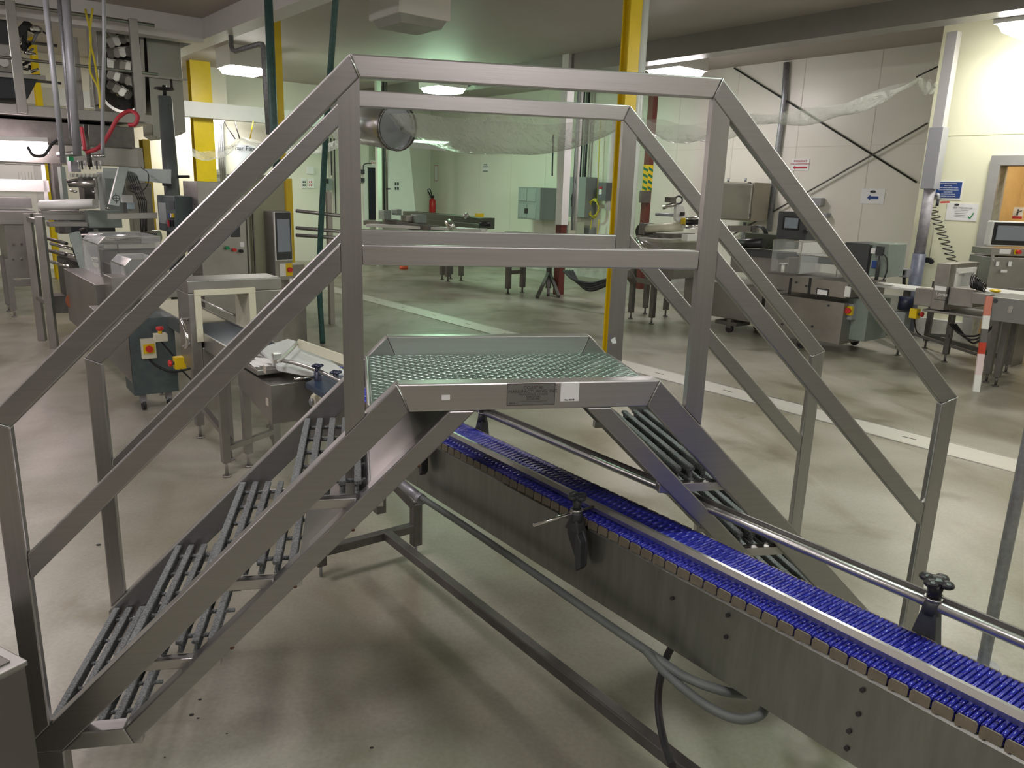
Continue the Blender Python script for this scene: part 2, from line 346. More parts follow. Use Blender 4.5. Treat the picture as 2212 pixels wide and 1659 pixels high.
for y0 in (0.0005, W2-BT-0.0005):
    ey = (0, BT, 0); bx, bz = PP-BD*math.tan(math.radians(22.5)), PZ-BD
    MB().prism([(-PP, y0, PZ), (PP, y0, PZ), (bx, y0, bz), (-bx, y0, bz)], ey).build('platform_beam', M_ST, stair, 0.004)
    for sg in (-1, 1):
        Y = lambda x, z: (sg*x, y0, z)
        m = M_ST45 if sg < 0 else M_ST45R
        v = BD*1.4142; lx = L_-D_
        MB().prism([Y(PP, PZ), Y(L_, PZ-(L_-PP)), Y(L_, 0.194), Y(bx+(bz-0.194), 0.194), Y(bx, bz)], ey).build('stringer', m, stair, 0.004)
        MB().prism([Y(L_, 0.1935), Y(L_, 0.0), Y(lx-0.025, 0.0), Y(lx-0.025, 0.1935)], ey).build('foot_post', M_STZ, stair, 0.004)
        # foot bar and lower strut
        fx = 1.067
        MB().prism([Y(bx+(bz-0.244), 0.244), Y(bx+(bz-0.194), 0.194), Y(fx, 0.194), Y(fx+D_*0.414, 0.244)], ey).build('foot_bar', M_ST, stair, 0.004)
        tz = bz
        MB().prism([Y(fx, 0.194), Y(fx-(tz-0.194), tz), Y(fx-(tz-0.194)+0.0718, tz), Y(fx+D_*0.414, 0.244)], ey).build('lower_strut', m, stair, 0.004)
# deck of diamond plate
def diamond_mat():
    m = mat('diamond_plate', (0.20, 0.26, 0.225), 0.38, 0.9, rvar=0.05, scale=20); nt = m.node_tree; N = nt.nodes; L = nt.links; b = N['Principled BSDF']
    return m
M_DIA = diamond_mat()
MB().box(-0.425, 0.425, 0.0515, W2-0.0515, 1.108, 1.120, 'W').build('deck_plate', M_DIA, stair, 0.004)
for sg in (-1, 1): MB().box(sg*0.424, sg*0.434, 0.0515, W2-0.0515, 1.050, 1.1195, 'W').build('deck_nosing', M_ST, stair, 0.005)
mb = MB(); nx, ny = 46, 30
for i in range(nx):
    for j in range(ny):
        x = -0.418+0.836*(i+0.5)/nx; y = 0.056+0.603*(j+0.5)/ny; d = 1 if (i+j) % 2 else -1
        a = math.radians(28*d); l = 0.0125; wd = 0.0027
        c, s_ = math.cos(a), math.sin(a); P0 = [(-l, 0), (0, -wd), (l, 0), (0, wd)]
        base = [mb.bm.verts.new((x+p*c-q*s_, y+p*s_+q*c, 1.120)) for p, q in P0]; top = mb.bm.verts.new((x, y, 1.1224))
        for k in range(4): mb.bm.faces.new((base[k], base[(k+1) % 4], top))
mb.build('tread_pattern', M_DIA, stair)
# treads of gritty I-bar grating
def tread(sg, xl, z):
    """xl = outer edge (towards the foot), z = top"""
    y0, y1 = BT+0.004, W2-BT-0.004
    root = None
    for i in range(6):
        x = sg*(xl-0.012-i*0.0415)
        mb = MB().box(x-0.0098, x+0.0098, y0, y1, z-0.012, z, 'W').box(x-0.003, x+0.003, y0, y1, z-0.034, z-0.012, 'W').box(x-0.0085, x+0.0085, y0, y1, z-0.038, z-0.034, 'W')
        mb.build('tread_bar', M_GRATE, stair, 0.002, 1)
    for y in (0.11, 0.235, 0.36, 0.485, 0.61):
        MB().cyl((sg*(xl+0.0), y, z-0.020), (sg*(xl-0.255), y, z-0.020), 0.0065, 8).build('cross_rod', M_GRATE, stair)
    # angle brackets that carry the tread, front and back
    for yb in (0.030, W2-0.055):
        MB().box(sg*(xl-0.02), sg*(xl-0.245), yb, yb+0.028, z-0.068, z-0.040, 'W').build('tread_bracket', M_ST, stair, 0.002)
for sg in (-1, 1):
    for xl, z in ((0.640, 0.905), (0.861, 0.683), (1.083, 0.462), (1.300, 0.241)):
        tread(sg, xl, z)
    # drip sheet on the struts
    fx = 1.067-0.918
    MB().prism([(sg*(fx+0.075), 0.012, 1.108), (sg*(0.618), 0.012, 0.7145), (sg*(0.616), 0.012, 0.7125), (sg*(fx+0.073), 0.012, 1.106)], (0, W2-0.024, 0)).build('drip_sheet', M_SHEET, stair)
for x, z, r in ((-0.30, 0.960, 0.006), (-0.475, 0.786, 0.006), (-0.63, 0.63, 0.006), (-0.80, 0.462, 0.007)):
    MB().sph((x-0.002, 0.004, z), r, 6, (1, 0.8, 0.8)).build('rusty_weld', M_RUST, stair)
# ------------------------------------------------------------------ roller-belt conveyor
conv = thing('roller_belt_conveyor', 'low conveyor with a blue roller chain belt passing under the stairs', 'conveyor', Q(0, 0.36, 0))
B0, B1, A0, A1 = 0.251, 0.469, -1.75, 2.30
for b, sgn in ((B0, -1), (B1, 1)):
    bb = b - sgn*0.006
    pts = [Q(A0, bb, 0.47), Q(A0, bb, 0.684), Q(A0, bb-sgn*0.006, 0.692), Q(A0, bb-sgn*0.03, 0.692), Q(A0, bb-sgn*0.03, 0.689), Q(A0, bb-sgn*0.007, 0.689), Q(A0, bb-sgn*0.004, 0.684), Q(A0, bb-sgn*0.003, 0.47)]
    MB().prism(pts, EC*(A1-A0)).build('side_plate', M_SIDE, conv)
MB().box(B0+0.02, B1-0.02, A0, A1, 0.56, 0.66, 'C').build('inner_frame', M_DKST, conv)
pitch = 0.0444
link = None
nl = int((A1-A0)/pitch)
for k in range(nl):
    a = A0+0.02+k*pitch
    if link is None:
        mb = MB()
        for i in range(4):
            aa = a+(i-1.5)*pitch/4
            cuts = [B0+0.004] + ([B0+0.075, B1-0.04] if i % 2 else [B0+0.035, B1-0.075]) + [B1-0.004]
            for c0, c1 in zip(cuts, cuts[1:]):
                mb.cyl(Q(aa, c0+0.0012, 0.7185), Q(aa, c1-0.0012, 0.7185), 0.0049, 8)
        mb.box(B0+0.004, B1-0.004, a-pitch/2+0.001, a+pitch/2-0.001, 0.700, 0.712, 'C')
        link = mb.build('belt_link', M_BLUE, conv); a0 = a
        plate = None
        for bb in (B0-0.001, B1-0.003):
            h = pitch/2-0.0022
            pts = [Q(a-h+0.004, bb, 0.697), Q(a+h-0.010, bb, 0.697), Q(a+h-0.008, bb, 0.6935), Q(a+h-0.002, bb, 0.6935), Q(a+h, bb, 0.699), Q(a+h, bb, 0.716), Q(a+h-0.004, bb, 0.7215), Q(a-h+0.004, bb, 0.7215), Q(a-h, bb, 0.717), Q(a-h, bb, 0.701)]
            MB().prism(pts, NC*0.004).build('end_plate', M_TAN, link)
        plates = list(link.children)
    else:
        c = link.copy(); COL.objects.link(c); c.parent = conv; c.location = EC*(a-a0)
        for p in plates:
            d = p.copy(); COL.objects.link(d); d.parent = c
# guide rails
MB().prism([Q(-1.75, 0.292, 0.731), Q(-1.75, 0.304, 0.731), Q(-1.75, 0.306, 0.745), Q(-1.75, 0.304, 0.760), Q(-1.75, 0.294, 0.760), Q(-1.75, 0.289, 0.745)], EC*2.75).build('near_guide_rail', M_ALU, conv)
MB().tube([Q(-1.75, 0.500, 0.790), Q(1.05, 0.500, 0.790)], 0.013, 14).build('far_guide_rail', M_ALU, conv)
MB().box(0.508, 0.515, -1.75, 1.05, 0.786, 0.812, 'C').build('far_rail_strip', M_DKST, conv)
def star_knob(c, r, m, parent, spin=0.4):
    mb = MB()
    for k in range(4):
        a = k*math.pi/2+spin; d = Vector((math.cos(a), math.sin(a), 0))
        mb.sph(c+d*r*0.62+EZ*0.018, r*0.42, 7, (1, 1, 0.62))
    mb.sph(c+EZ*0.018, r*0.6, 7, (1, 1, 0.55)); mb.tube([c-EZ*0.02, c-EZ*0.008, c+EZ*0.012], [r*0.42, r*0.40, r*0.5], 14)
    return mb.build('clamp_knob', m, parent)
def bracket(a, side, rodlen, railb, dz=0.0):
    """side -1 near plate, +1 far plate"""
    b = (B0-0.012) if side < 0 else (B1+0.012)
    mb = MB().prism([Q(a+x, b+side*0.004, z) for x, z in ((0.040, 0.66), (0.042, 0.695), (-0.030, 0.695), (-0.046, 0.665), (-0.048, 0.585), (-0.030, 0.565), (-0.004, 0.590))], NC*side*0.012)
    mb.prism([Q(a+x, b+side*0.014, z) for x, z in ((-0.022, 0.690), (-0.046, 0.665), (-0.048, 0.585), (-0.030, 0.565), (-0.022, 0.60))], NC*side*0.022)
    mb.hexa([Q(a-0.030, b-side*0.004, 0.685), Q(a+0.035, b-side*0.004, 0.685), Q(a+0.035, b+side*0.034, 0.685), Q(a-0.030, b+side*0.034, 0.685), Q(a-0.017, b+side*0.000, 0.722+dz), Q(a+0.017, b+side*0.000, 0.722+dz), Q(a+0.017, b+side*0.032, 0.722+dz), Q(a-0.017, b+side*0.032, 0.722+dz)])
    mb.build('rail_bracket', M_DKGREY, conv, 0.004)
    c = Q(a, b+side*0.016, 0.715+dz)
    MB().tube([c, c+EZ*0.02, c+EZ*0.036], [0.021, 0.019, 0.017], 14).build('clamp_body', M_DKGREY, conv)
    MB().tube([c+EZ*0.034, c+EZ*0.040], 0.0195, 14).build('clamp_washer', M_ALU, conv)
    star_knob(c+EZ*0.062, 0.032 if side < 0 else 0.038, M_DKGREY if side < 0 else M_BLACK, conv)
    MB().cyl(Q(a, railb, 0.745+dz), Q(a, b+side*rodlen, 0.742+dz), 0.0055, 10).build('clamp_rod', M_CHROME, conv)
bracket(0.045, -1, 0.18, 0.30)
bracket(-0.87, 1, 0.06, 0.50, 0.055)
bracket(0.95, 1, 0.055, 0.50, 0.035)
bracket(0.99, -1, 0.06, 0.30)
for p in [(1450, 1293), (1570, 1330), (1566, 1377), (1861, 1492), (1852, 1544), (1832, 1581), (1827, 1618)]:
    c = onplane(p[0], p[1], NC, B0)
    MB().cyl(c+NC*0.004, c-NC*-0.0005+NC*0.0, 0.0055, 12).build('bolt_hole', M_INK, conv)
# ------------------------------------------------------------------ placing helpers
def V(u, v, dep): return CAM + ray(u, v)*dep
def depth(p): return (Vector(p)-CAM).dot(CF)
def fs(mb, u0, v0, u1, v1, s, ds=0.05):
    """box whose front face lies on the room plane s, spanning the two pixels"""
    a = ST(Ws(u0, v0, s)); b = ST(Ws(u1, v1, s)); return mb.box(min(a[1], b[1]), max(a[1], b[1]), s, s+ds, min(a[2], b[2]), max(a[2], b[2]))
def ft(mb, u0, v0, u1, v1, t, dt=0.05):
    a = ST(Wt(u0, v0, t)); b = ST(Wt(u1, v1, t)); return mb.box(t, t+dt, min(a[0], b[0]), max(a[0], b[0]), min(a[2], b[2]), max(a[2], b[2]))
def fsd(mb, u0, v0, u1, v1, dep, ds=0.05): return fs(mb, u0, v0, u1, v1, ST(V((u0+u1)/2, (v0+v1)/2, dep))[0], ds)
def pole(mb, u, v0, p, r, z0=None, n=12):
    """upright tube standing at plan point p up to the height of pixel (u, v0)"""
    z1 = zat(u, v0, p) if v0 is not None else ZC
    return mb.cyl(Vector((p.x, p.y, z0 if z0 is not None else 0)), Vector((p.x, p.y, z1)), r, n)
def root_of(mb_pts): return Vector((sum(p.x for p in mb_pts)/len(mb_pts), sum(p.y for p in mb_pts)/len(mb_pts), 0))
def leg(p, z1, w, m, parent, foot=True, name='leg'):
    mb = MB(); z0 = 0.09 if foot else 0
    mb.boxp(Vector((p.x, p.y, z0)), w, w, z1-z0, 'R'); o = mb.build(name, m, parent)
    if foot: MB().cyl((p.x, p.y, 0.008), (p.x, p.y, 0.10), w*0.22, 8).tube([(p.x, p.y, 0), (p.x, p.y, 0.01)], w*0.55, 12).build('foot', m, o)
    return o
def text(body, p, ex, ey, size, m, parent, name='lettering', align='CENTER', th=0.0006):
    cu = bpy.data.curves.new(name, 'FONT'); cu.body = body; cu.size = size; cu.align_x = align; cu.align_y = 'CENTER'; cu.extrude = th; cu.space_line = 0.95
    o = bpy.data.objects.new(name, cu); COL.objects.link(o)
    dg = bpy.context.evaluated_depsgraph_get(); me = bpy.data.meshes.new_from_object(o.evaluated_get(dg)); bpy.data.objects.remove(o)
    ex = ex.normalized(); ez = ex.cross(ey.normalized()).normalized(); M = Matrix(((ex.x, ey.x, ez.x, 0), (ex.y, ey.y, ez.y, 0), (ex.z, ey.z, ez.z, 0), (0, 0, 0, 1)))
    org = ORG.get(parent.name, Vector()) if parent else Vector()
    for v in me.vertices: v.co = (M @ v.co) + Vector(p) - org
    me.materials.clear(); me.materials.append(m)
    r = bpy.data.objects.new(name, me); COL.objects.link(r)
    if parent: r.parent = parent; ORG[r.name] = org
    return r
# ------------------------------------------------------------------ marks on the stairs
n_ = Vector((0, -1, 0))
def face_pt(u, v, y=-0.0012): return onplane(u, v, WY, y)
a = face_pt(1096, 829); b = face_pt(1198, 874)
pl = MB().box(a.x, b.x, -0.0006, 0.002, b.z, a.z, 'W').build('name_plate', mat('etched_plate', (0.36, 0.355, 0.36), 0.4, 1.0, var=0.1), stair); pl['label'] = 'etched maker plate with dark border and italic lettering'
t_ = 0.0022
mb = MB()
for x0, x1, z0, z1 in ((a.x, b.x, a.z-t_*0.6, a.z), (a.x, b.x, b.z, b.z+t_*0.6), (a.x, a.x+t_*0.6, b.z, a.z), (b.x-t_*0.6, b.x, b.z, a.z)): mb.box(x0, x1, -0.0010, -0.0006, z0, z1, 'W')
mb.build('plate_border', M_ETCH, pl)
cx = (a.x+b.x)/2; H_ = a.z-b.z
for tx, fz, sz in (('COASTAL', 0.80, 0.0125), ('MANUFACTURING, INC.', 0.63, 0.0125), ('WATSONVILLE, CA 95076', 0.49, 0.0070), ('FABRICATORS', 0.38, 0.0060), ('831-476-9962', 0.28, 0.0062)):
    text(tx, (cx+0.006, -0.0008, b.z+H_*fz), WX, EZ, sz, M_ETCH, pl, 'plate_lettering')
text('SERIAL #', (a.x+0.018, -0.0008, b.z+H_*0.10), WX, EZ, 0.006, M_ETCH, pl, 'plate_lettering')
MB().box(cx-0.03, cx+0.045, -0.0010, -0.0006, b.z+H_*0.175, b.z+H_*0.19, 'W').build('plate_rule', M_ETCH, pl)
a = face_pt(1212, 827); b = face_pt(1250, 867)
st_ = MB().box(a.x, b.x, -0.0008, 0.002, b.z, a.z, 'W').build('asset_sticker', M_PAPER, stair, 0.002); st_['label'] = 'white square sticker on the platform beam'
text('No. 85 ME', ((a.x+b.x)/2, -0.0012, b.z+0.005), WX, EZ, 0.0062, M_INK, st_, 'sticker_lettering')
a = face_pt(954, 854); b = face_pt(972, 864); MB().box(a.x, b.x, -0.0008, 0.002, b.z, a.z, 'W').build('paper_scrap', M_PAPER, stair)
c = onplane(1326, 736, WY, W2-0.0265); MB().prism([c+Vector((-0.012, 0, 0.003)), c+Vector((-0.004, 0, -0.011)), c+Vector((0.011, 0, -0.009)), c+Vector((0.004, 0, 0.013))], (0, 0.002, 0)).build('torn_sticker', M_PAPER, stair)
# weld beads at the mitres
for sg in (-1, 1):
    for p, q in (((sg*A_, -0.0008, HT-0.002), (sg*(A_-0.021), -0.0008, HT-D_)), ((sg*(L_-0.001), -0.0008, H1-0.001), (sg*(L_-D_), -0.0008, H1-0.021)), ((sg*PP, -0.0003, PZ-0.002), (sg*(PP-0.031), -0.0003, PZ-BD+0.001))):
        MB().tube([p, q], 0.0016, 6).build('weld_bead', M_ALU, stair)
# ------------------------------------------------------------------ under the conveyor
uf = thing('conveyor_stand', 'low welded square tube stand on the floor beneath the blue conveyor', 'stand', Q(0.3, 0.3, 0))
zr = 0.17
def gb(u, v, z): p = G(u, v, z); return p.dot(EC), p.dot(NC)
aa, b1 = gb(880, 1150, zr); af, bf = gb(830, 1142, zr)
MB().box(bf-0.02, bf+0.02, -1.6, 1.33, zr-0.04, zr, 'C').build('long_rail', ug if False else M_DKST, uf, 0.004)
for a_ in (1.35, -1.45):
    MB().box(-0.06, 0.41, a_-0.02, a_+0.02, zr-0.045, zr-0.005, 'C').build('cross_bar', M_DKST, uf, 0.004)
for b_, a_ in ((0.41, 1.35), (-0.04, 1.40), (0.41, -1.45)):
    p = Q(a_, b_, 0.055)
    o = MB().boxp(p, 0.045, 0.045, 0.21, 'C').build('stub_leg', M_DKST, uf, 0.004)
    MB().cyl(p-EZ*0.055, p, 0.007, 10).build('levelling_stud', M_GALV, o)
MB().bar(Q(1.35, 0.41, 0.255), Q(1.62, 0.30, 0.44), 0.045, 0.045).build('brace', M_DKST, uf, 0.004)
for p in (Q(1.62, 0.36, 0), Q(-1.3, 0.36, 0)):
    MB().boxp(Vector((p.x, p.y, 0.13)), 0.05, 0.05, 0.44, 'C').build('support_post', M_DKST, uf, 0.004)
def P_(u, v, b): return onplane(u, v, NC, b)
solo('drain_hose', MB().tube(curve([P_(1462, 1380, .30), P_(1440, 1420, .30), P_(1424, 1480, .28), P_(1423, 1540, .25), P_(1434, 1600, .2), P_(1452, 1655, .12)]), 0.0105, 12), M_RUB, 'black hose hanging from under the blue conveyor to the floor rail', 'hose')
ah = thing('air_hose', 'long grey-green hose looping beneath the blue conveyor', 'hose', Q(0.3, 0.2, 0.2))
MB().tube(curve([P_(868, 1048, .18), P_(980, 1120, .18), P_(1120, 1215, .18), P_(1300, 1340, .19), P_(1400, 1408, .20), P_(1480, 1462, .22), P_(1560, 1492, .26), P_(1610, 1500, .33)]), 0.0125, 12).build('upper_run', mat('grey_hose', (0.14, 0.16, 0.15), 0.5, var=0.2, scale=15), ah)
MB().tube(curve([P_(1395, 1405, .185), P_(1440, 1455, .20), P_(1520, 1520, .22), P_(1590, 1552, .24), P_(1640, 1545, .27), P_(1652, 1520, .32), P_(1640, 1495, .36)]), 0.0125, 12).build('lower_loop', MATS['grey_hose'], ah)
MB().tube([P_(862, 1040, .18), P_(905, 1075, .18)], 0.020, 12).tube([P_(905, 1075, .18), P_(912, 1080, .18)], 0.022, 12).build('coupling', M_GALV, ah)
# debris specks on the floor
# ------------------------------------------------------------------ standing next to the stairs
p = G(2122, 1440); gp = thing('galvanised_pole', 'worn galvanised round pole standing at the right edge of the view', 'pole', (p.x, p.y, 0))
MB().cyl((p.x, p.y, 0.004), (p.x, p.y, 1.62), 0.021, 18).build('tube', M_GALV, gp)
MB().tube([(p.x, p.y, 0), (p.x, p.y, 0.012)], 0.055, 18).build('base_plate', M_GALV, gp)
X1 = Vector((-0.77, 0.638, 0)); Y1 = Vector((-0.638, -0.77, 0)); c = G(54, 1428, 0.6)
cb = thing('steel_cabinet', 'grey steel cabinet corner in front of the stairs at the lower left', 'cabinet', (c.x, c.y, 0))
FR['K'] = (X1, Y1); cx0, cy0 = c.dot(X1), c.dot(Y1)
MB().box(cx0, cx0+0.40, cy0, cy0+0.40, 0, 0.588, 'K').build('body', mat('dark_cabinet_steel', (0.17, 0.155, 0.145), 0.45, 0.7, var=0.1), cb, 0.004)
MB().box(cx0-0.004, cx0+0.404, cy0-0.004, cy0+0.404, 0.588, 0.602, 'K').build('lid', M_MST, cb, 0.003)
MB().box(cx0+0.02, cx0+0.40, cy0+0.02, cy0+0.40, 0.602, 0.606, 'K').build('lid_panel', MATS['dark_cabinet_steel'], cb, 0.002)
# ================================================================== infeed machines behind the stairs, left
M_FR = M_MST
# --- discharge head with drive box, legs, bearing
dh = thing('transfer_conveyor', 'small stainless transfer conveyor with pale belts and a flange bearing behind the left stair flight', 'conveyor', Q(2.8, 0.2, 0))
z1 = 0.68
def cb_box(mb, b0, b1, a0, a1, z0, z1): return mb.box(b0, b1, a0, a1, z0, z1, 'C')
MB().prism([Q(2.21, .05, .47), Q(2.21, .05, .68), Q(2.74, .05, .68), Q(2.74, .05, .56)], NC*0.26).build('drive_box', M_FR, dh, 0.004)
for i, (u, v, m) in enumerate(((572, 798, 'w'), (577, 868, 'w'))):
    q = onplane(u, v, NC, 0.0485); mb = MB().prism([q+EC*0.02-EZ*0.02, q-EC*0.02-EZ*0.02, q-EC*0.02+EZ*0.02, q+EC*0.02+EZ*0.02], NC*0.001)
    mb.build('warning_label', mat('faded_label', (0.55, 0.50, 0.42), 0.6, var=0.3, scale=60), dh)
MB().box(0.03, 0.20, 2.34, 2.78, 0.705, 0.735, 'C').build('top_block', M_FR, dh, 0.006)
mb = MB().grid(lambda x, y: Q(2.40+0.34*x, 0.035+0.13*y, 0.737+0.008*math.sin(9*x+5*y)*math.sin(7*y+2)), 14, 10); mb.build('white_cloth', M_WHITE, dh, solid=0.003)
MB().prism([G(560, 752, .755), G(622, 731, .755), G(668, 745, .755), G(752, 805, .755), G(690, 806, .755), G(600, 790, .755)], (0, 0, -0.03)).build('pale_belt', M_BELTW, dh, 0.004)
MB().prism([G(660, 826, .742), G(745, 792, .742), G(775, 806, .742), G(700, 850, .742)], (0, 0, -0.03)).build('dark_belt', M_BELTD, dh, 0.003)
MB().tube(curve([G(595, 782, .80), G(610, 773, .80), G(632, 752, .80), G(642, 740, .80)], 6), 0.010, 8).build('guide_bar', M_ALU, dh)
MB().tube(curve([G(606, 778, .79), G(640, 785, .79), G(690, 802, .79), G(745, 828, .79)], 8), 0.011, 8).build('curved_guide', M_ALU, dh)
MB().bar(G(645, 742, .80), G(745, 778, .80), 0.012, 0.05).build('back_guide', M_CREAM, dh)
MB().boxp(G(598, 790, .74), 0.045, 0.03, 0.07, 'C').build('guide_clamp', M_ALU, dh, 0.003)
q = Q(2.00, 0.225, 0.625); pn = NC
MB().prism([q+EC*x+EZ*z for x, z in ((-0.035, 0.075), (0.02, 0.075), (0.055, 0.03), (0.055, -0.03), (0.02, -0.08), (-0.03, -0.08), (-0.05, -0.03), (-0.05, 0.03))], -NC*0.012).build('bearing_flange', M_CREAM, dh, 0.004)
mb = MB(); mb.tube([q-NC*0.010, q-NC*0.035], 0.036, 20); mb.build('bearing_housing', M_CREAM, dh, 0.003)
MB().tube([q-NC*0.034, q-NC*0.050], 0.017, 14).build('shaft_end', M_GALV, dh)
star_knob(Q(1.95, 0.20, 0.80), 0.03, M_NAVY, dh); MB().tube([Q(1.95, .20, .69), Q(1.95, .20, .79)], 0.019, 12).build('clamp_body', M_NAVY, dh)
star_knob(Q(1.78, 0.22, 0.80), 0.03, M_NAVY, dh); MB().cyl(Q(1.95, .19, .765), Q(1.95, .08, .765), 0.006, 8).build('clamp_rod', M_CHROME, dh)
for a_, b_, zt in ((2.82, -0.02, 0.60), (2.92, 0.14, 0.60), (3.02, 0.35, 0.60), (2.40, 0.28, 0.5)):
    leg(Q(a_, b_), zt, 0.045, M_FR, dh)
MB().bar(Q(2.82, -0.02, 0.17), Q(3.02, 0.35, 0.17), 0.03, 0.03).build('leg_brace', M_FR, dh); MB().bar(Q(3.40, -0.06, 0.40), Q(2.85, 0.02, 0.20), 0.03, 0.03).build('diagonal_brace', M_FR, dh)
# --- metal detector arch
md = thing('metal_detector', 'metal detector arch with a cream aperture over the dark belt', 'metal detector', Q(3.6, 0.3, 0))
a0_, a1_ = 3.5, 3.78
mb = MB(); cb_box(mb, 0.0, 0.60, a0_, a1_, 0.99, 1.07); cb_box(mb, 0.0, 0.065, a0_, a1_, 0.50, 0.99); cb_box(mb, 0.385, 0.60, a0_, a1_, 0.50, 0.99); cb_box(mb, 0.065, 0.385, a0_, a1_, 0.50, 0.64)
mb.build('arch_body', M_FR, md, 0.006)
mb = MB(); cb_box(mb, 0.035, 0.42, a0_-0.012, a1_+0.01, 0.975, 1.012); cb_box(mb, 0.035, 0.075, a0_-0.012, a1_+0.01, 0.68, 0.975); cb_box(mb, 0.375, 0.42, a0_-0.012, a1_+0.01, 0.68, 0.975)
mb.build('aperture_frame', M_CREAM, md, 0.003)
MB().tube(curve([Q(3.55, 0.0, .82), Q(3.50, -0.05, .83), Q(3.40, -0.06, .80), Q(3.35, -0.06, .74), Q(3.38, -0.06, .68), Q(3.50, -0.05, .66), Q(3.55, 0.0, .66)], 6), 0.011, 10).build('handle', M_CHROME, md)
for b_ in (0.05, 0.53): leg(Q(3.64, b_), 0.50, 0.05, M_FR, md)
bc = thing('belt_conveyor', 'narrow conveyor with a dark blue and cream belt running through the metal detector', 'conveyor', Q(4.2, 0.2, 0))
MB().box(0.09, 0.36, 2.85, 3.95, 0.695, 0.722, 'C').build('dark_belt', M_BELTD, bc, 0.006)
MB().box(0.09, 0.36, 3.97, 5.15, 0.70, 0.727, 'C').build('cream_belt', M_CREAM, bc, 0.006)
for b_ in (0.075, 0.365): MB().box(b_, b_+0.012, 2.85, 5.15, 0.63, 0.732, 'C').build('side_rail', M_ALU, bc)
MB().tube([Q(3.9, 0.40, .77), Q(5.0, 0.40, .77)], 0.010, 8).build('guide_rail', M_ALU, bc)
for a_ in (3.1, 4.9):
    for b_ in (0.09, 0.36): leg(Q(a_, b_), 0.64, 0.035, M_FR, bc)
# --- green-grey cabinet on a castor with isolator and stop buttons
gc = thing('control_cabinet', 'chipped dark green-grey machine cabinet on castors with a red and yellow isolator', 'cabinet', Q(4.6, 0, 0))
MB().box(-0.19, 0.12, 4.45, 4.75, 0.13, 0.70, 'C').build('body', mat('chipped_green_grey_paint', (0.085, 0.115, 0.115), 0.45, var=1, scale=14, col2=(0.055, 0.075, 0.078)), gc, 0.004)
MB().prism([Q(4.46, -0.19, .74), Q(4.46, -0.19, .22), Q(4.46, -0.24, .30), Q(4.46, -0.36, .46), Q(4.46, -0.36, .74)], EC*0.5).build('side_hopper', M_FR, gc, 0.003)
q = onplane(320, 752, EC, 4.448)
MB().boxp(q-EZ*0.075, 0.10, 0.05, 0.15, 'C').build('switch_box', M_CREAM, gc, 0.004)
q2 = q-EC*0.027; MB().boxp(q2-EZ*0.035, 0.075, 0.006, 0.07, 'C').build('yellow_plate', M_YEL, gc); MB().tube([q2, q2-EC*0.025], 0.024, 16).build('isolator_knob', M_RED, gc)
MB().tube(curve([q-EZ*.08, q-EZ*.14+NC*.05, q-EZ*.19+NC*.16-EC*.03, q-EZ*.17+NC*.34, q-EZ*.12+NC*.45], 8), 0.008, 8).build('cable', M_RUB, gc)
for b_ in (-0.12, 0.06):
    w_ = MB().cyl(Q(4.52, b_-0.012, .042), Q(4.52, b_+0.012, .042), 0.042, 18).build('castor', M_RUB, gc)
    MB().boxp(Q(4.52, b_-0.002, .06), 0.04, 0.06, 0.075, 'C').build('castor_fork', M_GALV, w_)
def stop_button(p, face, name, lab, mbody, scale=1.0, up=False):
    o = thing(name, lab, 'stop button', p-EZ*0.04*scale)
    MB().boxp(p-EZ*0.04*scale, 0.07*scale, 0.06*scale, 0.08*scale if not up else 0.045*scale, 'C').build('housing', mbody, o, 0.003)
    c = p+face*0.03*scale if not up else p+EZ*0.005*scale
    MB().tube([c, c+face*0.02*scale], 0.012*scale, 12).build('stem', M_YEL if up else M_DKGREY, o)
    MB().tube([c+face*0.018*scale, c+face*0.025*scale, c+face*0.04*scale], [0.016*scale, 0.022*scale, 0.020*scale], 16).build('mushroom_head', M_RED, o)
    MB().tube(curve([p-EZ*.04*scale, p-EZ*0.08*scale+NC*0.03, p-EZ*0.16*scale+NC*0.10, p-EZ*0.2*scale+NC*0.2], 6), 0.006*scale, 6).build('cable', M_RUB, o)
    return o
p = onplane(346, 722, EC, 4.0); stop_button(p, EZ, 'emergency_stop', 'red emergency stop button on a cream box beside the metal detector', M_CREAM, 1.15, True)
p = onplane(388, 783, EC, 3.75); stop_button(p, -NC, 'emergency_stop', 'red button on a yellow box below the metal detector handle', M_YEL, 1.0)
MB  # ---
